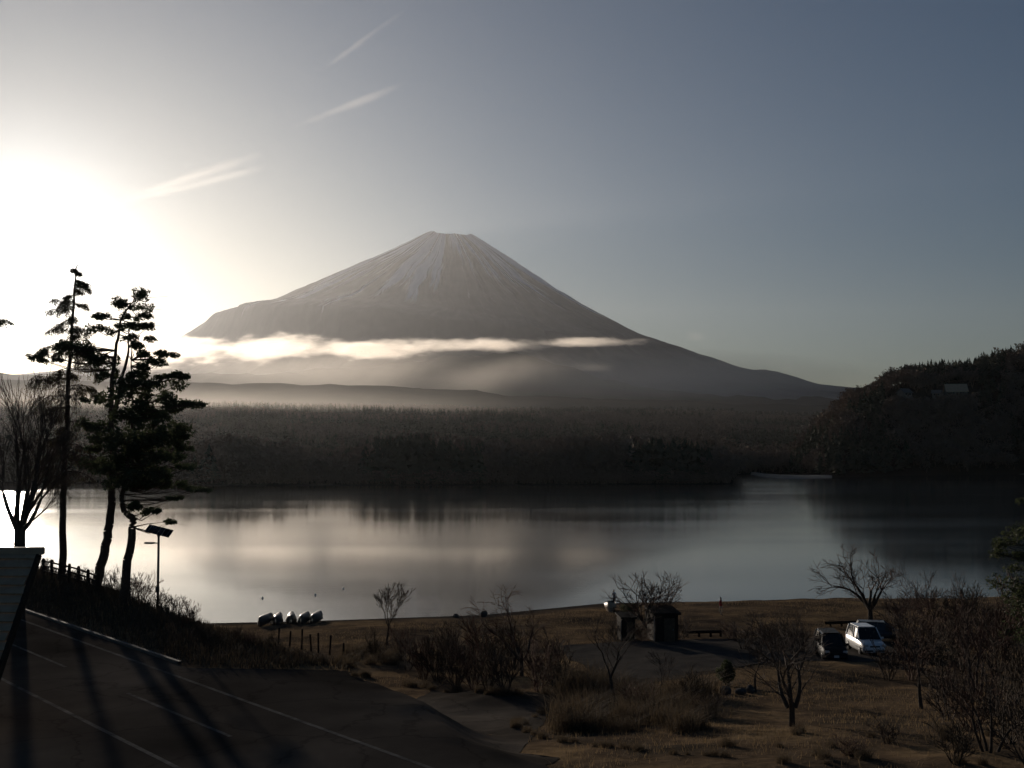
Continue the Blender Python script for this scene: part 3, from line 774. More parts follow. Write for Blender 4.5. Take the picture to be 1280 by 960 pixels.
def conifer(name, base_px, base_py, trunk_px, pads, seed, label, cat, r0, tuft=520, size=0.125, mat='needles', dist=None, fork=None, twigs=2, r1=0.03, group=None, base=None):
    rr = random.Random(seed); nr_ = np.random.default_rng(seed)
    b = base if base is not None else ground(base_px, base_py)
    D = b.y if dist is None else dist; k = D / FPX
    loc = lambda px, py, dy=0.0: at(px, py, D) - b + Vector((0, dy, 0))
    pts = [Vector((0, 0, -0.3))] + [loc(x, y) for x, y in trunk_px]
    tr, P_ = path_segs(pts, r0, r1, 5, 0.03, seed)
    if fork:
        f_, _ = path_segs([loc(x, y, .2) for x, y in fork], r0 * .5, 0.03, 4, 0.03, seed + 1); tr += f_
    br = []; cs = []; rd = []
    for (x, y, hw, hh_) in pads:
        w_ = hw * k; h_ = hh_ * k * 1.3
        nsub = max(1, int(round(w_ / 0.7)))
        for i in range(nsub * 3):
            dx = rr.uniform(-1, 1) * w_ * .85; dyy = rr.uniform(-1, 1) * max(w_, 1.0) * 0.9
            c = loc(x, y) + Vector((dx, dyy, rr.uniform(-.35, .35) * h_))
            cs.append(np.array(c)); rd.append((max(0.28, w_ / (nsub ** .5 + .35) * rr.uniform(.5, .8)), h_ * rr.uniform(.6, 1.0), 1.0))
            # a limb from the trunk to this tuft
            tp = min(P_[3:], key=lambda p: abs(p.z - (c.z - 0.25 * abs(c.x - p.x) * .5)) + (0 if p.z < c.z + .2 else 1))
            if True:
                mid = tp.lerp(c, .5) + Vector((rr.gauss(0, .12), rr.gauss(0, .12), rr.uniform(-.5, .05)))
                br += [(tp, mid, 0.04, 0.026), (mid, c, 0.026, 0.010)]
            for q in range(twigs):
                e = c + Vector((rr.gauss(0, .5), rr.gauss(0, .5), rr.uniform(-.2, .15)))
                br.append((c, e, 0.014, 0.006))
    V, F = tuft_cloud(cs, rd, tuft, size, seed)
    r = empty(name, b)
    Vt, Ft = tubes(tr, 9); Vb, Fb = tubes(br, 4)
    ob('trunk', mesh_np('trunk', np.concatenate([Vt, Vb]), np.concatenate([Ft, Fb + len(Vt)]), M['pine_bark'], True), r)
    ob('crown', mesh_np('crown', V, F, M[mat]), r)
    return tag(r, label, cat, group), b, D

conifer('pine_tree', 122, 732, [(128, 700), (137, 655), (141, 610), (141, 560), (138, 520), (140, 470), (146, 430), (150, 400), (168, 372)],
        [(175, 371, 20, 7), (165, 381, 27, 6), (132, 395, 17, 5), (172, 395, 20, 4), (124, 412, 15, 6), (172, 409, 25, 4), (75, 433, 30, 6), (46, 443, 17, 6), (104, 438, 26, 10), (122, 452, 22, 9), (60, 449, 18, 4),
         (130, 470, 12, 6), (115, 500, 20, 5), (120, 530, 22, 8), (150, 548, 34, 14), (128, 580, 24, 8), (150, 595, 22, 8), (112, 560, 14, 5)],
        11, 'tall pine with a leaning trunk and flat dark pads, beside the bare larch', 'pine tree', 0.31, base=crest(122, 5.6), fork=[(141, 520), (150, 480), (158, 440), (160, 412)])
conifer('pine_tree', 157, 740, [(160, 700), (165, 662), (166, 648), (156, 640), (152, 625), (158, 590), (164, 540), (166, 490), (164, 450)],
        [(166, 421, 20, 5), (172, 431, 14, 4), (190, 442, 26, 4), (198, 452, 19, 5), (210, 470, 24, 4), (190, 480, 38, 8), (175, 498, 44, 12), (224, 505, 26, 4), (186, 520, 36, 10), (205, 535, 30, 8), (180, 548, 42, 12),
         (222, 560, 18, 4), (205, 572, 30, 7), (170, 575, 34, 12), (228, 583, 18, 3), (190, 592, 40, 8), (178, 606, 30, 6), (238, 611, 26, 2.2), (225, 622, 8, 2), (174, 632, 10, 5), (190, 640, 16, 4), (212, 652, 16, 2), (195, 508, 30, 7), (160, 520, 26, 10), (198, 552, 34, 7), (160, 555, 30, 10), (190, 566, 30, 6), (214, 545, 22, 5), (165, 602, 28, 8), (206, 604, 24, 4), (150, 585, 26, 9), (230, 545, 10, 3), (170, 470, 16, 5), (185, 460, 18, 5)],
        12, 'pine with a kinked lower trunk and thick dark crown, beside the solar lamp', 'pine tree', 0.27, base=crest(157, 5.4))
conifer('pine_tree', -75, 745, [(-72, 650), (-70, 560), (-66, 470), (-60, 400)],
        [(-62, 385, 30, 8), (-30, 402, 30, 5), (0, 403, 17, 3), (-60, 425, 45, 9), (-70, 470, 50, 10), (-60, 520, 50, 12)],
        14, 'pine whose branch tip alone reaches out over the bare forked tree', 'pine tree', 0.3, tuft=200, base=crest(-75, 5.0))

# larch: straight mast, drooping bare branches with a few yellowed tufts
def larch():
    rr = random.Random(5); b = crest(80, 5.2); D = b.y; k = D / FPX
    loc = lambda px, py, dy=0.0: at(px, py, D) - b + Vector((0, dy, 0))
    tr, P_ = path_segs([Vector((0, 0, -.3)), loc(79, 690), loc(79, 620), loc(83, 540), loc(86, 470), loc(90, 410), loc(93, 360), loc(97, 331)], 0.26, 0.03, 6, 0.02, 3)
    br = []; cs = []; rd = []
    def limb(p, d, L, r, droop, lev, leafy):
        n = 6 if lev == 0 else 3
        for i in range(n):
            d = (d + Vector((rr.gauss(0, .10), rr.gauss(0, .10), rr.gauss(0, .08) - droop / n))).normalized()
            q = p + d * (L / n); br.append((p, q, r, r * .8)); p = q; r *= .8
            if lev < 2:
                for _ in range(3 if lev == 0 else 2):
                    a = rr.uniform(-1, 1); v = Vector((d.y * a + rr.gauss(0, .4), -d.x * a + rr.gauss(0, .4), rr.uniform(-.55, .15)))
                    limb(p, (d * .7 + v).normalized(), L * (.34 if lev == 0 else .42), max(.008, r * .5), droop + .25, lev + 1, leafy)
            elif rr.random() < leafy:
                cs.append(np.array(p)); rd.append((.20, .14, 1.0))
    zt = P_[-1].z
    for i in range(58):
        f = 0.30 + 0.69 * (i / 58.0) + rr.uniform(-.01, .01)
        p = min(P_, key=lambda q: abs(q.z - f * zt)); p = Vector((p.x, p.y, f * zt))
        L = (1 - f) ** 0.6 * 4.0 + .22
        if f < .55: L *= .75
        a = rr.uniform(0, 6.283)
        limb(p, Vector((math.cos(a), math.sin(a), .25)), L * rr.uniform(.55, 1.1), 0.05 * (1.15 - f) + .008, .5, 0, .34 if f > .6 else .1)
    r = empty('larch_tree', b)
    Vt, Ft = tubes(tr, 9); Vb, Fb = tubes([(a, c, max(.012, d), max(.009, e)) for a, c, d, e in br], 4)
    ob('trunk', mesh_np('trunk', np.concatenate([Vt, Vb]), np.concatenate([Ft, Fb + len(Vt)]), M['pine_bark'], True), r)
    V, F = tuft_cloud(cs, rd, 24, 0.055, 9); ob('crown', mesh_np('crown', V, F, M['larch_needles']), r)
    tag(r, 'tallest tree, a thin larch with a straight trunk and sparse yellowed twigs', 'larch tree')
larch()

def vase_tree():
    b = ground(22, 745); b = at(24, 712, 66); b.z = ROAD_Z - .2; D = b.y; k = D / FPX
    t = Bare(31, up=.16, droop=0.02, fork=(10, 26), twist=.07, maxlev=5, ratio=.74)
    t.seg(Vector((0, 0, -.4)), Vector((0.0, 0, 3.2)), .40, .34, 0); t.seg(Vector((0, 0, 3.2)), Vector((0.0, 0, 5.3)), .34, .30, 0)
    for i, (dx, L) in enumerate(((-.42, 2.6), (-.2, 3.1), (.02, 3.4), (.2, 3.2), (.34, 2.9), (.75, 2.3))):
        t.grow(Vector((0.1 * dx, 0, 4.7 + .4 * abs(dx))), Vector((dx, random.uniform(-.4, .4), 1)).normalized(), L, .17 - .05 * abs(dx), 1)
    top = at(0, 455, D).z - b.z
    T, C = fit([t.trunk, t.crown], top, 2.9)
    C = [(p, q, max(.010, c), max(.008, d)) for p, q, c, d in C]
    finish_tree('bare_tree', b, T, C, 'leafless tree forking low into upright limbs beside the canopy roof', 'tree')
vase_tree()

bt = bare_tree
bt(484, 806, 729, 26, 41, 'slim leafless tree with an upright fan of twigs beside the thicket', trunk_frac=.30, up=.2, fork=(12, 30))
bt(652, 845, 738, 62, 42, 'weeping leafless tree with drooping branch tips on the small mound', trunk_frac=.24, up=.1, droop=.34, fork=(20, 44), flat=.3, cmat='red_twig', stems=4, spread=.6, r0=.14)
bt(812, 796, 716, 46, 43, 'broad leafless tree spreading wide above the two dark huts', trunk_frac=.3, up=.10, fork=(16, 38), maxlev=5, ratio=.72, stems=6, spread=.75, r0=.2, cmat='red_twig')
bt(772, 893, 762, 44, 44, 'open leafless tree with a crooked trunk rising from the pampas clump', trunk_frac=.27, up=.14, fork=(16, 40), maxlev=4)
bt(826, 880, 818, 34, 45, 'low leafless sapling among the pampas grass', trunk_frac=.28, up=.12, maxlev=4)
bt(990, 908, 772, 76, 46, 'low forked leafless tree spreading like a fan on the dry grass', trunk_frac=.26, up=.10, fork=(16, 36), maxlev=5, ratio=.74, stems=4, spread=.6, r0=.14)
bt(945, 866, 790, 40, 47, 'thin leafless tree beside the round dark bush', trunk_frac=.3, up=.12, fork=(18, 40))
bt(1088, 776, 684, 62, 48, 'cherry like leafless tree with a stout trunk behind the white car', trunk_frac=.26, up=.06, fork=(18, 42), flat=.3, cmat='red_twig', maxlev=5, stems=5, spread=.8, r0=.24)
bt(1180, 800, 706, 46, 49, 'hazy twiggy leafless tree standing against the water near the right pine', trunk_frac=.22, up=.14, stems=3, spread=.4, maxlev=5, cmat='red_twig')
bt(1152, 886, 760, 46, 50, 'slender leafless tree in the dark scrub in front of the dark blue car', trunk_frac=.3, up=.16, fork=(12, 34))
bt(1238, 940, 800, 60, 51, 'dense leafless tree at the edge of the dark scrub, lowest on the slope', trunk_frac=.2, up=.14, stems=4, spread=.45)
bt(1222, 868, 745, 52, 52, 'many stemmed leafless tree in the scrub below the right pine', trunk_frac=.22, up=.14, stems=4, spread=.5, cmat='red_twig')
bt(1130, 806, 728, 34, 53, 'thin leafless tree right beside the cherry like tree', trunk_frac=.25, up=.14, stems=2, spread=.3, cmat='red_twig')

# the thicket and the shrubs: leafless many stemmed bushes, a few shapes copied
def shrub_proto(seed, h, w_, cmat, stems=9, lev=5):
    t = Bare(seed, up=.16, droop=.05, fork=(14, 36), twist=.12, maxlev=lev, ratio=.70)
    for i in range(stems):
        a = 6.283 * i / stems + t.r.uniform(-.4, .4); s = t.r.uniform(.2, .75)
        t.grow(Vector((.12 * math.cos(a), .12 * math.sin(a), -.1)), Vector((s * math.cos(a), s * math.sin(a), 1)).normalized(), t.r.uniform(.6, 1), .03, 2)
    (C,) = fit([t.crown], 1.0, .55)
    C = [(a, b, max(.006, c * .5), max(.005, d * .5)) for a, b, c, d in C]
    V, F = tubes(C, 3)
    return mesh_np('branches', V, F, M[cmat])
SH = [shrub_proto(200 + i, 1, .5, ('twig', 'red_twig', 'scrub')[i % 3], 9 + i % 4) for i in range(6)]
def shrub(px, py, hpx, wpx, k, label, group, base=None, scale_from=None):
    b = base if base is not None else ground(px, py); kk = b.y / FPX
    r = empty('bare_shrub', b, random.uniform(0, 6)); r.scale = (wpx * kk * 1.0, wpx * kk * 1.0, hpx * kk)
    ob('branches', SH[k % 6], r)
    return tag(r, label, 'shrub', group)
TH = [(510, 838, 48, 40), (530, 850, 55, 42), (548, 852, 66, 48), (570, 860, 70, 50), (592, 862, 62, 48), (612, 864, 78, 50), (632, 866, 60, 46), (672, 864, 66, 50), (695, 858, 52, 46), (560, 836, 60, 46), (600, 836, 66, 52), (640, 834, 64, 50), (690, 834, 46, 46), (500, 822, 40, 36), (470, 826, 38, 30)]
for i, a in enumerate(TH): shrub(*a, i, 'dark leafless bush in the thicket between bank and mound', 'bushes of the thicket')
BK = [(150, 745, 40, 34), (168, 740, 36, 40), (182, 748, 44, 34), (205, 764, 30, 26), (222, 772, 34, 30), (240, 778, 30, 28), (258, 782, 26, 26), (276, 786, 18, 22), (130, 748, 22, 30), (100, 742, 20, 26), (60, 738, 20, 24), (315, 800, 20, 22), (345, 808, 22, 24), (300, 792, 22, 20)]
for i, a in enumerate(BK): shrub(*a, i + 2, base=crest(a[0], random.uniform(4.5, 7.0)), label='dark twiggy bush along the crest of the road bank', group='bushes on the road bank')
RT = [(1110, 850, 46, 44), (1140, 850, 60, 50), (1175, 850, 70, 56), (1205, 840, 80, 60), (1245, 845, 90, 64), (1270, 880, 90, 66), (1185, 900, 70, 60), (1215, 915, 80, 70), (1260, 930, 90, 80), (1290, 960, 110, 90), (1160, 820, 60, 52), (1130, 820, 44, 44), (1240, 800, 60, 60), (1270, 800, 80, 60), (1200, 790, 56, 56), (1280, 770, 60, 50), (1155, 770, 40, 44), (1195, 955, 60, 60), (1110, 930, 30, 40), (1060, 945, 26, 40), (1215, 765, 36, 44), (1120, 785, 40, 44)]
for i, a in enumerate(RT): shrub(*a, i, 'dark leafless bush in the scrub below the right pine', 'bushes of the right scrub')
CT = [(806, 801, 24, 30), (770, 800, 26, 26), (852, 800, 30, 28), (838, 800, 34, 22), (785, 799, 30, 24), (930, 812, 34, 40), (955, 806, 30, 36), (975, 812, 40, 44), (1000, 815, 34, 40), (915, 800, 22, 34), (860, 880, 44, 44), (890, 898, 36, 40), (800, 895, 44, 40), (740, 890, 36, 40)]
for i, a in enumerate(CT): shrub(*a, i + 1, 'low leafless bush between the pampas clump and the parked cars', 'bushes beside the car park')

# right edge pine
conifer('pine_tree', 1330, 850, [(1330, 780), (1326, 700), (1322, 640), (1320, 560)],
        [(1258, 681, 30, 7), (1268, 695, 30, 6), (1290, 668, 40, 9), (1275, 712, 30, 6), (1300, 640, 30, 10), (1310, 610, 26, 10), (1320, 570, 22, 12), (1300, 730, 50, 12), (1310, 760, 55, 14), (1272, 742, 26, 7), (1295, 790, 50, 14), (1282, 652, 14, 4), (1275, 625, 10, 3)],
        15, 'pine reaching dark needle branches over the scrub beside the lake', 'pine tree', 0.3, tuft=220)

# round dark evergreen bushes
def leaf_bush(px, py, wpx, hpx, seed, label):
    b = ground(px, py); k = b.y / FPX; r = empty('evergreen_bush', b)
    nr_ = np.random.default_rng(seed); w_, h_ = wpx * k / 2, hpx * k
    cs = [np.array([nr_.normal() * w_ * .35, nr_.normal() * w_ * .35, h_ * (.3 + .45 * nr_.random())]) for _ in range(12)]
    V, F = tuft_cloud(cs, [(w_ * .55, h_ * .28, 1.0)] * 12, 420 / max(.25, (w_ * .55) ** 2), .07, seed)
    ob('foliage', mesh_np('foliage', V, F, M['needles']), r)
    sg = [(Vector((nr_.normal() * .1, nr_.normal() * .1, -.1)), Vector(c), .03, .012) for c in cs]
    V, F = tubes(sg, 4); ob('stem', mesh_np('stem', V, F, M['bark']), r)
    return tag(r, label, 'bush')
leaf_bush(911, 858, 24, 30, 1, 'round dark evergreen bush standing by itself beside the thin tree')
leaf_bush(790, 770, 22, 16, 2, 'reddish brown bush behind the narrow hut')

# ------------------------------------------------------------------ grasses
def blades(name, P_, h, wid, lean, mat, seed, parts=2):
    r = np.random.default_rng(seed); n = len(P_)
    a = r.random(n) * 6.283; d = np.stack([np.cos(a), np.sin(a), np.zeros(n)], -1)
    b = np.stack([-np.sin(a), np.cos(a), np.zeros(n)], -1)
    hh = h * (0.5 + r.random(n))[:, None]; ln = lean * r.random(n)[:, None] * hh
    up = np.array([[0, 0, 1.0]])
    m = P_ + up * hh * .6 + d * ln * .3; t = P_ + up * hh + d * ln
    V = np.stack([P_ - b * wid, P_ + b * wid, m - b * wid * .7, m + b * wid * .7, t], 1).reshape(-1, 3)
    i = np.arange(n)[:, None] * 5
    F = np.concatenate([i + np.array([[0, 1, 3]]), i + np.array([[0, 3, 2]]), i + np.array([[2, 3, 4]])])
    return mesh_np(name, V, F, mat)
def on_road(x, y):
    u_, s_ = road_uv(x, y)
    return (s_ > -15.2) & (s_ < 1.4)
def inpoly(x, y, poly):
    poly = np.array(poly); ins = np.zeros(len(x), bool); j = len(poly) - 1
    for i in range(len(poly)):
        xi, yi = poly[i]; xj, yj = poly[j]
        c = ((yi > y) != (yj > y)) & (x < (xj - xi) * (y - yi) / (yj - yi + 1e-12) + xi); ins ^= c; j = i
    return ins
side_poly = upper + lower[::-1]; lot_poly = lot_far + lot_near[::-1]
n = 190000
x = rng.uniform(-40, 75, n); y = rng.uniform(34, 140, n)
dsh = np.interp(x, SHORE_X, SHORE_Y) - y
dens = sstep(0.42, 0.6, fbm(x * .16, y * .16, 4, 90)) * 0.85 + .12
k_ = (~on_road(x, y)) & (~inpoly(x, y, side_poly)) & (~inpoly(x, y, lot_poly)) & (dsh > 9) & (rng.random(n) < dens) & (np.abs(x) < y * .47 + 4)
x, y = x[k_], y[k_]; P_ = np.stack([x, y, hground(x, y) - .02], -1)
tag(ob('dry_grass', blades('dry_grass', P_, .17, .011, 1.4, M['dry_grass'], 4)), kind='stuff')
# rough scrub on the bank beside the road
n = 26000; u_ = rng.uniform(-70, -6, n); s_ = 1.6 + 7 * rng.random(n) ** .8
x = RO[0] + RD[0] * u_ + RN[0] * s_; y = RO[1] + RD[1] * u_ + RN[1] * s_
k_ = ~inpoly(x, y, side_poly); x, y, s_ = x[k_], y[k_], s_[k_]
P_ = np.stack([x, y, hground(x, y) - .03], -1)
tag(ob('bank_scrub', blades('bank_scrub', P_, .38, .02, .8, M['scrub'], 5)), kind='stuff')

PMB = []
rp = np.random.default_rng(8)
for v_ in range(3):
    n = 320; a = rp.random(n) * 6.283; q = .5 * rp.random(n) ** .7
    P_ = np.stack([q * np.cos(a), q * np.sin(a), np.zeros(n)], -1)
    PMB.append(blades('leaves', P_, .62, .0075, 1.5, M['pampas'], 60 + v_))
def pampas(px, py, hpx, k, label, group):
    b = ground(px, py); kk = b.y / FPX; r = empty('pampas_grass', b, random.uniform(0, 6)); s = hpx * kk; r.scale = (s * 1.15, s * 1.15, s)
    ob('leaves', PMB[k % 3], r); return tag(r, label, 'grass clump', group)
rr = random.Random(77); k = 0
for i in range(46):
    px = rr.uniform(700, 880); py = rr.uniform(872, 918) - max(0, (px - 830)) * .1
    if px < 715 and py < 890: continue
    pampas(px, py, rr.uniform(26, 50) * (1.15 if px < 760 else .9), k, 'tall dry pampas grass tuft on the island beside the side road', 'pampas grass on the road island'); k += 1
edge_pl = [(640, 910), (690, 886), (725, 876)], [(640, 912), (700, 926), (800, 938), (900, 944)], [(440, 842), (540, 862), (630, 868), (700, 866), (728, 850)]
for pl_, n_ in zip(edge_pl, (16, 22, 34)):
    for i in range(n_):
        f_ = rr.random() * (len(pl_) - 1); a_, b_ = pl_[int(f_)], pl_[int(f_) + 1]; q_ = f_ - int(f_)
        pampas(a_[0] + (b_[0] - a_[0]) * q_ + rr.uniform(-3, 3), a_[1] + (b_[1] - a_[1]) * q_ + rr.uniform(-1, 3), rr.uniform(6, 14), k, 'short dry grass tuft growing along the edge of the side road', 'dry tufts along the side road'); k += 1
for i in range(16):
    pampas(rr.uniform(425, 500), rr.uniform(812, 836), rr.uniform(13, 22), k, 'short dry grass tuft lit gold beside the slim tree', 'dry tufts beside the thicket'); k += 1
for i in range(20):
    pampas(rr.uniform(900, 1240), rr.uniform(915, 958), rr.uniform(9, 20), k, 'low dry grass tuft on the slope in front of the fan shaped tree', 'dry tufts on the slope'); k += 1

# ------------------------------------------------------------------ fence, lamp, posts, canopy roof
fa = at(54, 716, 78); fb = at(122, 742, 71)
fr = empty('rail_fence', Vector((fa.x, fa.y, hground(fa.x, fa.y))))
base_ = fr.location.copy(); nP = 7
fp = []
for i in range(nP):
    p = fa.lerp(fb, i / (nP - 1)); z = float(hground(p.x, p.y)); fp.append(Vector((p.x, p.y, z)) - base_)
    V, F = lathe([(.11, -.3), (.11, 1.05), (.085, 1.15), (.03, 1.18)], 8)
    o = ob('post', mesh_np('post', V, F, M['dark_wood']), fr); o.location = fp[-1]
for i in range(nP - 1):
    for hz_ in (.35, .68, .98):
        V, F = tubes([(fp[i] + Vector((0, 0, hz_)), fp[i + 1] + Vector((0, 0, hz_)), .055, .055)], 6)
        ob('rail', mesh_np('rail', V, F, M['dark_wood']), fr)
tag(fr, 'low dark wooden rail fence on the bank beneath the larch', 'fence')

def lamp():
    b = at(197, 762, 69); b.z = float(hground(b.x, b.y)); k = 69 / FPX
    r = empty('street_lamp', b); top = at(197, 668, 69).z - b.z
    V, F = lathe([(.14, -.1), (.14, .25), (.075, .3), (.065, top)], 12); po = ob('pole', mesh_np('pole', V, F, M['dark_steel'], True), r)
    box_part('base_plate', (0, 0, .02), (.4, .4, .05), M['dark_steel'], po)
    q = Quaternion((0, 1, 0), R(14)) @ Quaternion((1, 0, 0), R(28))
    pa = box_part('solar_panel', (.02, 0, top + .2), (1.42, .75, .05), M['solar'], r, q.to_matrix())
    for i in range(-2, 3):
        box_part('cell_line', tuple(Vector((.02, 0, top + .2)) + q @ Vector((i * .27, 0, .027))), (.012, .72, .006), M['steel'], pa, q.to_matrix())
    box_part('panel_bracket', (.0, 0, top + .05), (.1, .3, .3), M['dark_steel'], r)
    za = at(190, 679, 69).z - b.z
    V, F = tubes([(Vector((0, 0, za)), Vector((-.45, 0, za + .02)), .03, .03)], 8); ob('arm', mesh_np('arm', V, F, M['dark_steel']), r)
    hd = box_part('lamp_head', (-.5, 0, za + .02), (.62, .24, .1), M['dark_steel'], r, bevel=.03)
    box_part('lens', (-.52, 0, za - .035), (.46, .18, .02), M['lens'], hd)
    box_part('control_box', (.0, -.1, 1.4), (.2, .14, .35), M['dark_steel'], r)
    tag(r, 'solar street lamp with a tilted panel on a dark pole beside the pines', 'street lamp')
lamp()
for i, (px, py, h_) in enumerate(((348, 806, 1.3), (362, 809, 1.2), (377, 812, 1.5), (389, 814, 1.2), (398, 816, 1.4), (412, 819, 1.4), (429, 824, 1.1))):
    b = ground(px, py); V, F = lathe([(.075, -.3), (.07, h_), (.04, h_ + .05)], 7)
    o = ob('wooden_post', mesh_np('wooden_post', V, F, M['dark_wood'])); o.location = b; o.rotation_euler = (random.uniform(-.05, .05), random.uniform(-.08, .08), 0)
    tag(o, 'thin dark wooden post standing in the scrub on the bank', 'post', 'posts on the bank')

def canopy():
    y_r, y_e = 42.0, 38.4
    pr_ = at(47, 688, y_r); q_ = at(2, 832, 39.0); pe = pr_ + (q_ - pr_) * ((y_r - y_e) / (y_r - 39.0))
    x1 = pr_.x; zr_, ze = pr_.z, pe.z
    r = empty('canopy_roof', (x1 - 3.2, (y_r + y_e) / 2, ROAD_Z)); o0 = r.location.copy(); W = 7.5
    nC = 15; q = math.atan2(zr_ - ze, y_r - y_e); Ls = math.hypot(zr_ - ze, y_r - y_e)
    for sgn in (-1,):
        for i in range(nC):
            t = (i + .5) / nC; c = Vector((x1 - W / 2, y_r + sgn * (y_r - y_e) * t, zr_ + (ze - zr_) * t + .0)) - o0
            rot = Quaternion((1, 0, 0), -sgn * (q - R(13)))
            bo = box_part('roof_board', tuple(c + Vector((random.uniform(-.05, .05), 0, 0))), (W, Ls / nC * 1.15, .06), M['slate'], r, rot.to_matrix())
    box_part('ridge_cap', tuple(Vector((x1 - W / 2 + .1, y_r, zr_ - .02)) - o0), (W + .2, .34, .26), M['slate'], r, bevel=.03)
    for sgn in (-1,):
        c = Vector((x1 + .06, y_r + sgn * (y_r - y_e) / 2, (zr_ + ze) / 2 - .14)) - o0
        box_part('barge_board', tuple(c), (.09, Ls * 1.01, .3), M['dark_wood'], r, Quaternion((1, 0, 0), -sgn * q).to_matrix())
        box_part('eave_beam', tuple(Vector((x1 - W / 2, y_r + sgn * (y_r - y_e - .6), ze - .05)) - o0), (W - .4, .2, .24), M['dark_wood'], r)
        for xx in (-4.4, -7.2):
            for yy, zt in ((y_e + .6, ze + .1), (y_r - .4, zr_ - .25)):
                box_part('post', tuple(Vector((x1 + xx, yy, (ROAD_Z + zt) / 2)) - o0), (.24, .24, zt - ROAD_Z + .1), M['dark_wood'], r)
    tag(r, 'brown roof of overlapping boards on posts beside the road', 'canopy')
canopy()

# ------------------------------------------------------------------ boats, huts, stones
def hull_mesh(L, W, H, upside, mat, tr=.55):
    ns, nc = 15, 9; V = []
    for i in range(ns):
        t = i / (ns - 1); wv = W / 2 * (tr + (1 - tr) * math.sin(math.pi * min(1, t * 1.25) / 2)) if t < .5 else W / 2 * (1 - ((t - .5) / .5) ** 2.4 * .97)
        sheer = H * (1 + .28 * (2 * t - .7) ** 2 * (1 if t > .35 else .4))
        for j in range(nc):
            a = -1 + 2 * j / (nc - 1); x_ = wv * math.copysign(abs(a) ** .7, a); z_ = sheer * (abs(a) ** 2.6)
            V.append((x_, (t - .5) * L, z_))
    V = np.array(V)
    if upside: V[:, 2] = V[:, 2].max() - V[:, 2]
    F = [list(f) for f in grid_faces(ns, nc)]; F.append(list(range(nc)))
    return V, F
def boat(px, py, rz, upside, mat, label, group=None, L=3.6, W=1.45, H=.62):
    b = ground(px, py); r = empty('rowing_boat', b, rz)
    V, F = hull_mesh(L, W, H, upside, mat); me_ = mesh_np('hull', V, F, mat, True)
    h = ob('hull', me_, r); sm = h.modifiers.new('s', 'SOLIDIFY'); sm.thickness = .04
    zt = H * .62
    if upside:
        V, F = tubes([(Vector((0, -L * .45, H * 1.18)), Vector((0, L * .4, H * 1.18)), .035, .03)], 6); ob('keel', mesh_np('keel', V, F, M['boat_dark']), r)
        box_part('transom', (0, -L * .5, H * .62), (W * .56, .05, H * 1.0), M['boat_dark'], r)
    else:
        for yy in (-.28, .05, .3): box_part('thwart', (0, yy * L, zt), (W * .84 * (1 - max(0, yy) * .7), .24, .04), M['wood'], r)
        box_part('transom', (0, -L * .5 + .02, H * .55), (W * .5, .05, H * 1.0), M['boat_dark'], r)
    return tag(r, label, 'boat', group)
for i, (px, py) in enumerate(((331, 781), (347, 780), (364, 779), (380, 779), (395, 778))):
    boat(px, py, R(180 + random.uniform(-14, 10)), True, M['boat_dark'], ('first upturned rowing boat of the row, farthest from the slim tree', 'upturned rowing boat second from the bushes of the bank', 'middle upturned rowing boat of the row on the shore', 'upturned rowing boat fourth from the bushes of the bank', 'last upturned rowing boat of the row, closest to the slim tree')[i], 'upturned boats on the shore', L=2.9, W=1.0, H=.6)
boat(763, 764, R(172), False, M['boat_tan'], 'tan rowing boat drawn up on the shore beside the broad tree', None, L=3.2, W=1.25, H=.75)
boat(1138, 733, R(75), True, M['boat_hull'], 'pale upturned boat lying on the shore behind the cherry like tree', None, L=2.6, W=1.0, H=.42)

def hut(px0, px1, py_t, py_b, depth, label):
    b = ground((px0 + px1) / 2, py_b); k = b.y / FPX; w_ = (px1 - px0) * k; h_ = (py_b - py_t) * k
    r = empty('wooden_hut', b, R(10))
    wall = box_part('wall', (0, depth / 2, h_ * .44), (w_ * .9, depth, h_ * .9), M['dark_wood'], r)
    nb = 8 if w_ > 1.5 else 5
    for i in range(nb):
        box_part('plank', (-w_ * .45 + w_ * .9 * (i + .5) / nb, -.015, h_ * .44), (w_ * .9 / nb - .02, .03, h_ * .88), M['dark_wood'], wall)
    ro = box_part('roof', (0, depth / 2, h_ * .95), (w_ * 1.08, depth * 1.2, h_ * .07), M['dark_wood'], r, Quaternion((1, 0, 0), R(6)).to_matrix())
    d = box_part('door', (w_ * .1, -.05, h_ * .38), (w_ * .42, .05, h_ * .74), M['wood'], r); box_part('handle', (w_ * .24, -.085, h_ * .38), (.04, .03, .12), M['steel'], d)
    V, F = tubes([(Vector((-w_ * .49, -.03, 0)), Vector((-w_ * .49, -.03, h_ * .8)), .035, .035)], 8); ob('drain_pipe', mesh_np('drain_pipe', V, F, M['steel'], True), r)
    return tag(r, label, 'hut', 'huts under the broad tree')
hut(817, 850, 764, 802, 2.2, 'wider dark wooden hut with a pale drain pipe under the broad tree')
hut(776, 795, 770, 801, 1.5, 'narrower dark wooden hut under the broad tree')

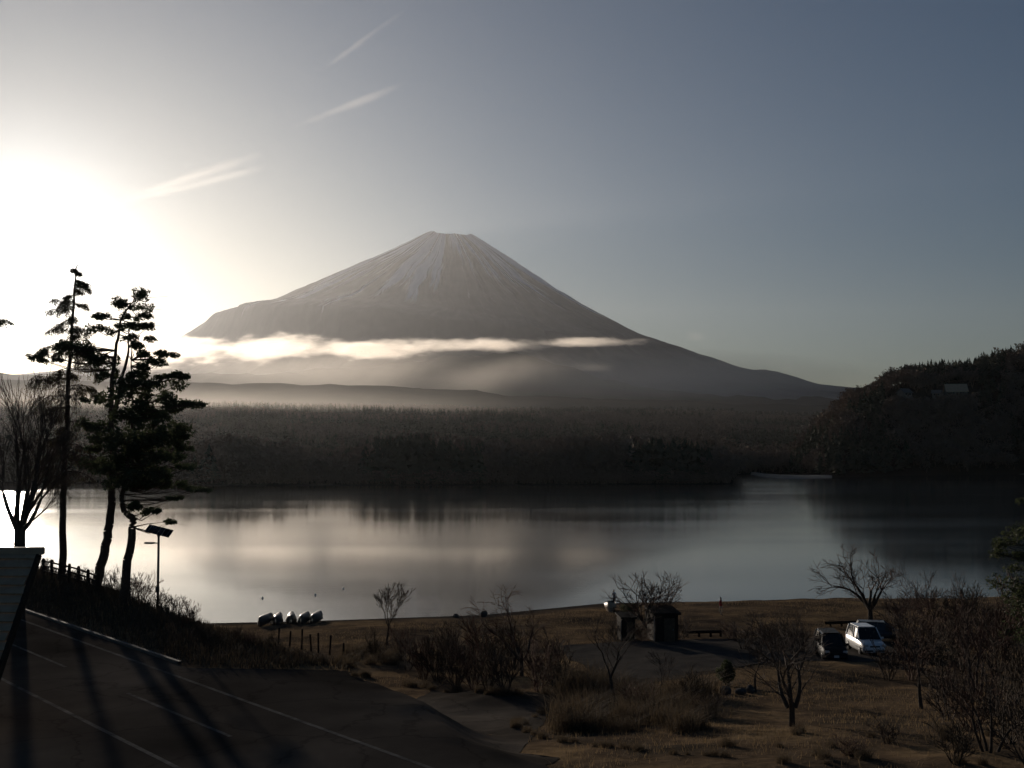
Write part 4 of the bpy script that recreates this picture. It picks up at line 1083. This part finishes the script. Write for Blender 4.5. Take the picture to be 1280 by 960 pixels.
def stone(px, py, wpx, hpx, seed, label, name='boulder'):
    b = ground(px, py); k = b.y / FPX; bm = bmesh.new(); bmesh.ops.create_icosphere(bm, subdivisions=3, radius=1)
    rr_ = random.Random(seed); o1 = rr_.uniform(0, 50)
    for v in bm.verts:
        n_ = float(fbm(v.co.x * 1.3 + o1 + v.co.z, v.co.y * 1.3 + o1 - v.co.z * .7, 3, seed))
        v.co *= .72 + .5 * n_
        v.co.x *= wpx * k / 2; v.co.y *= wpx * k / 2; v.co.z = v.co.z * hpx * k * .6 + hpx * k * .4
    o = ob(name, bm_mesh(name, bm, M['rock'])); o.location = b
    return tag(o, label, 'rock')
stone(907, 868, 16, 11, 1, 'dark boulder lying right below the round evergreen bush')
stone(926, 868, 15, 8, 2, 'flat dark boulder beside the foot of the thin tree')
stone(938, 866, 10, 9, 3, 'small dark boulder touching the thin tree trunk')
stone(605, 771, 9, 8, 4, 'dark rock sticking out at the waterline behind the thicket')
stone(570, 772, 8, 5, 6, 'pale low rock at the waterline behind the thicket')
def tlog(px0, py0, px1, py1, label):
    a, c = ground(px0, py0), ground(px1, py1); m = (a + c) / 2; r = empty('log_bench', m)
    V, F = tubes([(a - m + Vector((0, 0, .42)), c - m + Vector((0, 0, .42)), .13, .13)], 9); ob('seat', mesh_np('seat', V, F, M['dark_wood']), r)
    for t in (.12, .4, .68, .92):
        p = a.lerp(c, t) - m; V, F = lathe([(.1, -.1), (.1, .36)], 8); o = ob('leg', mesh_np('leg', V, F, M['dark_wood']), r); o.location = p
    tag(r, label, 'bench')
tlog(853, 797, 905, 796, 'long dark log rail on short legs beside the wider hut')
tlog(1032, 785, 1082, 783, 'dark log rail on short legs behind the white car')

# ------------------------------------------------------------------ vehicles
def car(px, py, rz, paint, label, L=4.2, W=1.72, H=1.75, hood=.27, name='parked_car', z0=.28):
    """length along -Y (front) to +Y (rear)"""
    b = ground(px, py); r = empty(name, b, rz)
    # body: sections along the length: (t, half width, bottom, top)
    zb, zh = .24, H * .56
    secs = [(0, .78, .32, zh * .62), (.02, .88, .26, zh * .78), (.06, .95, zb, zh * .88), (hood * .6, 1, zb, zh * .96), (hood, 1, zb, zh * 1.02), (.5, 1, zb, zh * 1.04), (.8, 1, zb, zh * 1.05), (.95, .98, zb, zh * 1.04), (.985, .93, .3, zh * .98), (1, .86, .36, zh * .85)]
    V = []
    for t, hw, z0_, z1_ in secs:
        w_ = W / 2 * hw; y_ = (t - .5) * L
        pr2 = [(-w_ * .9, z0_), (-w_, z0_ + .12), (-w_ * 1.0, (z0_ + z1_) / 2), (-w_ * .97, z1_ - .09), (-w_ * .86, z1_), (0, z1_ + .02), (w_ * .86, z1_), (w_ * .97, z1_ - .09), (w_, (z0_ + z1_) / 2), (w_, z0_ + .12), (w_ * .9, z0_), (0, z0_)]
        V += [(x_, y_, z_) for x_, z_ in pr2]
    nC = 12; F = []
    for i in range(len(secs) - 1):
        for j in range(nC): F.append([i * nC + j, i * nC + (j + 1) % nC, (i + 1) * nC + (j + 1) % nC, (i + 1) * nC + j])
    F.append(list(range(nC))[::-1]); F.append([(len(secs) - 1) * nC + j for j in range(nC)])
    body = ob('body', mesh_np('body', V, F, paint, True), r)
    # greenhouse
    gs = [(hood - .02, .84, zh * 1.0, zh * 1.01), (hood + .15, .80, zh * 1.0, H - .06), (.55, .79, zh, H - .01), (.88, .78, zh, H - .05), (.965, .80, zh, zh * 1.05)]
    V = []
    for t, hw, z0_, z1_ in gs:
        w0 = W / 2 * .94; w1 = W / 2 * hw; y_ = (t - .5) * L
        V += [(-w0, y_, z0_), (-w1 * .98, y_, z1_ - .05), (-w1 * .86, y_, z1_), (w1 * .86, y_, z1_), (w1 * .98, y_, z1_ - .05), (w0, y_, z0_)]
    F = []
    for i in range(len(gs) - 1):
        for j in range(5): F.append([i * 6 + j, i * 6 + j + 1, (i + 1) * 6 + j + 1, (i + 1) * 6 + j])
    F += [[5, 4, 3, 2, 1, 0], [24 + i for i in range(6)]]
    cab = ob('windows', mesh_np('windows', V, F, M['glass']), r)
    # roof panel and pillars
    y0, y1 = (hood + .16 - .5) * L, (.885 - .5) * L
    box_part('roof', (0, (y0 + y1) / 2, H - .012), (W * .70, y1 - y0, .06), paint, r, bevel=.025)
    for sx in (-1, 1):
        A = Vector((sx * W / 2 * .945, (hood - .02 - .5) * L, zh)); B = Vector((sx * W / 2 * .76, (hood + .15 - .5) * L, H - .04))
        C_ = Vector((sx * W / 2 * .955, .06 * L, zh)); D_ = Vector((sx * W / 2 * .78, .06 * L, H - .03))
        E = Vector((sx * W / 2 * .955, .44 * L, zh)); G = Vector((sx * W / 2 * .77, .385 * L, H - .05))
        for a_, b2 in ((A, B), (C_, D_), (E, G)):
            V, F = tubes([(a_, b2, .045, .04)], 6); ob('pillar', mesh_np('pillar', V, F, paint), r)
        box_part('mirror', (sx * (W / 2 + .07), (hood + .02 - .5) * L, zh + .1), (.2, .12, .15), paint, r, bevel=.03)
        hl = box_part('headlight', (sx * W * .36, -L / 2 + .07, zh * .74), (.34, .14, .17), M['headlight'], r, bevel=.04)
        box_part('tail_light', (sx * W * .42, L / 2 - .06, zh * .8), (.16, .1, .34), M['jacket'], r, bevel=.02)
        box_part('door_handle', (sx * (W / 2 + .005), -.05 * L, zh * .82), (.03, .2, .03), paint, r)
        for yy in (-.32, .30):
            V, F = lathe([(.0, -.09), (.22, -.1), (.31, -.09), (.33, -.04), (.33, .04), (.31, .09), (.22, .1), (0, .09)], 20)
            wh = ob('wheel', mesh_np('wheel', V, F, M['rubber'], True), r); wh.location = (sx * (W / 2 - .09), yy * L, .325); wh.rotation_euler = (0, R(90), 0)
            V, F = lathe([(.0, 0), (.2, .0), (.205, .012), (.19, .02), (.06, .0), (0, .01)], 16)
            ri = ob('rim', mesh_np('rim', V, F, M['rim'], True), wh); ri.location = (0, 0, sx * .1); ri.rotation_euler = (0 if sx > 0 else R(180), 0, 0)
    box_part('grille', (0, -L / 2 + .035, zh * .66), (W * .42, .06, .16), M['plastic'], r, bevel=.02)
    box_part('bumper', (0, -L / 2 + .05, .42), (W * .86, .16, .2), M['plastic'], r, bevel=.05)
    box_part('number_plate', (0, -L / 2 - .04, .44), (.33, .02, .165), M['plate'], r)
    return tag(r, label, 'car', 'cars parked beside the grass')
car(1082, 815, R(2), M['white_paint'], 'white hatchback parked facing the grass, its bonnet glinting in the sun', L=4.2, W=1.75, H=1.85)
car(1101, 800, R(75), M['blue_paint'], 'dark blue estate car parked just behind the white hatchback', L=4.4, W=1.7, H=1.45, hood=.28)
car(1038, 822, R(-4), M['dark_paint'], 'dark minivan parked in the shade next to the white hatchback', L=4.4, W=1.7, H=1.8, hood=.2)

# ------------------------------------------------------------------ people
def person(loc, rz, label, jacket, trousers, pose='stand', h=1.68):
    r = empty('person', loc, rz)
    vs = []; es = []; rad_ = []
    def add(p, rr_, par=None):
        vs.append(p); rad_.append(rr_)
        if par is not None: es.append((par, len(vs) - 1))
        return len(vs) - 1
    pel = add((0, 0, .93), (.15, .11)); sp = add((0, .01, 1.12), (.14, .10), pel); ch = add((0, 0, 1.30), (.16, .11), sp); nk0 = add((0, .01, 1.42), (.09, .08), ch)
    nk = add((0, 0, 1.48), (.05, .05), nk0); h0 = add((0, -.01, 1.54), (.07, .085), nk); h1 = add((0, -.015, 1.62), (.078, .095), h0); h2 = add((0, -.005, 1.69), (.05, .06), h1)
    add((0, -.115, 1.585), (.016, .016), h0)
    for sx in (-1, 1):
        hp = add((sx * .09, 0, .88), (.095, .095), pel); kn = add((sx * .11, -.10 * sx - .02, .50), (.062, .062), hp); an = add((sx * .12, .10 * -sx * .2 + (.1 if sx > 0 else -.12), .09), (.045, .045), kn)
        ft = add((sx * .13, vs[an][1] - .10, .045), (.042, .035), an); add((sx * .135, vs[an][1] - .18, .035), (.035, .028), ft)
        sh = add((sx * .18, .01, 1.38), (.07, .07), ch); el_ = add((sx * .25, .05, 1.12), (.05, .05), sh); wr = add((sx * .25, -.08, .90), (.033, .033), el_)
        pa = add((sx * .25, -.11, .83), (.036, .02), wr)
        for i, (dx, l_) in enumerate(((-.028, .062), (-.010, .075), (.010, .07), (.028, .055))):
            f = add((sx * .25 + dx, -.125, .775), (.010, .010), pa); add((sx * .25 + dx, -.115, .775 - l_ * .6), (.009, .009), f)
        th = add((sx * .25 - sx * .045, -.135, .82), (.011, .011), pa); add((sx * .25 - sx * .05, -.15, .785), (.009, .009), th)
    me_ = bpy.data.meshes.new('body'); me_.from_pydata(vs, es, []); me_.update()
    o = ob('body', me_, r)
    sk = o.modifiers.new('skin', 'SKIN')
    for i, v in enumerate(me_.skin_vertices[0].data): v.radius = rad_[i]; v.use_root = (i == 0)
    sub = o.modifiers.new('sub', 'SUBSURF'); sub.levels = 1; sub.render_levels = 1
    bpy.context.view_layer.update()
    dg = bpy.context.evaluated_depsgraph_get(); m2 = bpy.data.meshes.new_from_object(o.evaluated_get(dg))
    o.modifiers.clear(); o.data = m2; bpy.data.meshes.remove(me_)
    m2.materials.clear()
    for m_ in (M['skin'], jacket, trousers, M['dark_cloth']): m2.materials.append(m_)
    for p in m2.polygons:
        c = p.center; arm = abs(c.x) > .19 and c.z < 1.2
        if c.z > 1.47: p.material_index = 0
        elif arm: p.material_index = 0 if c.z < .91 else 1
        elif c.z > .90: p.material_index = 1
        elif c.z > .10: p.material_index = 2
        else: p.material_index = 3
        p.use_smooth = True
    bm = bmesh.new(); bmesh.ops.create_uvsphere(bm, u_segments=14, v_segments=8, radius=1)
    bmesh.ops.delete(bm, geom=[v for v in bm.verts if v.co.z < -.25 or (v.co.y < -.55 and v.co.z < .45)], context='VERTS')
    bmesh.ops.transform(bm, matrix=Matrix.Translation((0, .005, 1.645)) @ Matrix.Diagonal((.098, .118, .105, 1)), verts=bm.verts)
    ob('hair', bm_mesh('hair', bm, M['hair'], True), r)
    r.scale = (h / 1.74,) * 3
    return tag(r, label, 'person')
person(ground(901, 769), R(60), 'person in a dark red jacket and tan trousers walking on the shore', M['jacket'], M['trousers'])
pb = ground(766, 761); person(pb + Vector((0.3, 2.2, 0)), R(-30), 'person in a white top standing behind the tan rowing boat', M['white_jacket'], M['dark_cloth'], h=1.66)

# ------------------------------------------------------------------ floats on the water
bv, bf = lathe([(.02, -.1), (.11, -.06), (.13, .03), (.09, .12), (.03, .15), (.03, .24), (.01, .25)], 12)
for px, py in ((328, 748), (394, 744), (429, 736)):
    p = wl(px, py); o = ob('float', mesh_np('float', bv, bf, M['buoy'], True)); o.location = p
    tag(o, 'tiny white float on the lake beyond the row of boats', 'float', 'white floats on the lake')
# ------------------------------------------------------------------ clouds
cy.volume_step_rate = 0.15
def cloud_material(dens, scale, thr, soft=0.22, zs=1.5, xs=0.42):
    m = bpy.data.materials.new('cloud'); m.use_nodes = True
    nt = m.node_tree; nt.nodes.clear()
    o = nt.nodes.new('ShaderNodeOutputMaterial'); pv = nt.nodes.new('ShaderNodeVolumePrincipled')
    pv.inputs['Color'].default_value = (0.97, 0.91, 0.84, 1); pv.inputs['Anisotropy'].default_value = 0.7
    t = nt.nodes.new('ShaderNodeTexCoord'); g = nt.nodes.new('ShaderNodeNewGeometry')
    ln = nt.nodes.new('ShaderNodeVectorMath'); ln.operation = 'LENGTH'; nt.links.new(t.outputs['Object'], ln.inputs[0])
    fo = nt.nodes.new('ShaderNodeMapRange'); fo.inputs[1].default_value = 0.15; fo.inputs[2].default_value = 1.0
    fo.inputs[3].default_value = 0.5; fo.inputs[4].default_value = -0.75
    nt.links.new(ln.outputs['Value'], fo.inputs[0])
    mp = nt.nodes.new('ShaderNodeMapping'); mp.inputs['Scale'].default_value = (scale * xs, scale, scale * zs)
    nt.links.new(g.outputs['Position'], mp.inputs['Vector'])
    n = nt.nodes.new('ShaderNodeTexNoise'); n.inputs['Scale'].default_value = 1.0; n.inputs['Detail'].default_value = 6; n.inputs['Roughness'].default_value = 0.68
    nt.links.new(mp.outputs[0], n.inputs['Vector'])
    am = nt.nodes.new('ShaderNodeMath'); am.operation = 'MULTIPLY_ADD'; am.inputs[1].default_value = 2.2; am.inputs[2].default_value = -0.6
    nt.links.new(n.outputs['Fac'], am.inputs[0])
    ad = nt.nodes.new('ShaderNodeMath'); ad.operation = 'ADD'; nt.links.new(fo.outputs[0], ad.inputs[0]); nt.links.new(am.outputs[0], ad.inputs[1])
    mr = nt.nodes.new('ShaderNodeMapRange'); mr.inputs[1].default_value = thr; mr.inputs[2].default_value = thr + soft
    mr.inputs[3].default_value = 0.0; mr.inputs[4].default_value = dens
    nt.links.new(ad.outputs[0], mr.inputs[0]); nt.links.new(mr.outputs[0], pv.inputs['Density'])
    nt.links.new(pv.outputs[0], o.inputs['Volume'])
    return m
CL1 = cloud_material(0.011, 0.0095, 0.46, 0.5); CL2 = cloud_material(0.0022, 0.014, 0.50, 0.6); CL3 = cloud_material(0.00030, 0.0011, 0.10, 0.9, 0.6); CL4 = cloud_material(0.00024, 0.0008, 0.0, 1.2, 2.0); CL5 = cloud_material(0.0004, 0.002, 0.0, 1.2, 2.0); CL6 = cloud_material(0.0008, 0.0008, 0.0, 1.2, 2.0)
def ico():
    bm = bmesh.new(); bmesh.ops.create_icosphere(bm, subdivisions=3, radius=1.0)
    return bm
def cloud(px, py, dist, hw, hh, depth, mat, label):
    c = at(px, py, dist); k = dist / FPX
    o = ob('cloud', bm_mesh('cloud', ico(), mat)); o.location = c; o.scale = (hw * k, depth, hh * k)
    return tag(o, label, 'cloud', 'clouds along the foot of the mountain')
CD = 7200
cloud(205, 440, CD, 150, 40, 190, CL1, 'broad bright cloud bank glowing below the sun beside the pines')
cloud(335, 435, CD - 200, 140, 30, 180, CL1, 'sunlit cloud bank under the left shoulder of the mountain')
cloud(465, 436, CD - 400, 160, 23, 180, CL1, 'long grey bottomed cloud under the snowy face of the mountain')
cloud(600, 432, CD - 1000, 170, 15, 160, CL1, 'thin flat cloud strip crossing the middle of the mountain base')
cloud(735, 428, CD - 1700, 130, 12, 130, CL1, 'ragged cloud strip under the right flank of the mountain')
cloud(745, 458, CD - 2300, 52, 12, 90, CL2, 'small pale cloud wisp low over the foothill')
cloud(872, 421, CD - 2300, 30, 15, 80, CL2, 'tiny pink puff floating clear of the right slope')
# pale mist lying over the lower slopes and the wooded plain
def mist(px, py, dist, hw, hh, depth, mat):
    o = cloud(px, py, dist, hw, hh, depth, mat, 'x'); o.name = 'mist'
    for key in ('label', 'category', 'group'): del o[key]
    tag(o, kind='stuff')
mist(420, 462, 6900, 420, 42, 900, CL4)
mist(830, 472, 6000, 330, 36, 900, CL6)
mist(200, 515, 2600, 520, 48, 700, CL5)
# thin streaks of high cirrus, far above the hazy air
def cirrus(x0, y0, x1, y1, wid, label, dist=26000):
    a, b = at(x0, y0, dist), at(x1, y1, dist); c = (a + b) / 2; d = b - a; k = dist / FPX
    o = ob('cirrus_streak', bm_mesh('cirrus_streak', ico(), CL3)); o.location = c; o.scale = (d.length / 2, 260, wid * k)
    o.rotation_euler = (0, -math.atan2(d.z, d.x), 0)
    return tag(o, label, 'cloud', 'cirrus streaks above the mountain')
cirrus(120, 262, 372, 177, 11, 'lower long white cirrus streak rising from the glow of the sun')
cirrus(160, 252, 370, 200, 8, 'thin white cirrus streak just under the lowest long one')
cirrus(320, 178, 535, 92, 8, 'pinkish cirrus streak halfway between the sun glow and the top')
cirrus(375, 108, 530, -6, 4, 'faint topmost cirrus streak slanting highest above the mountain')
# ------------------------------------------------------------------ haze
hz = bpy.data.materials.new('haze'); hz.use_nodes = True
hz.node_tree.nodes.clear()
ho = hz.node_tree.nodes.new('ShaderNodeOutputMaterial'); hv = hz.node_tree.nodes.new('ShaderNodeVolumePrincipled')
hv.inputs['Color'].default_value = (0.86, 0.87, 0.89, 1); hv.inputs['Density'].default_value = 1.1e-5; hv.inputs['Anisotropy'].default_value = 0.68
hz.node_tree.links.new(hv.outputs[0], ho.inputs['Volume'])
bm = bmesh.new(); box_bm(bm, (0, 13000, 1500), (36000, 27000, 3020))
ho_ = ob('haze', bm_mesh('haze', bm, hz)); tag(ho_, kind='stuff'); ho_.display_type = 'WIRE'
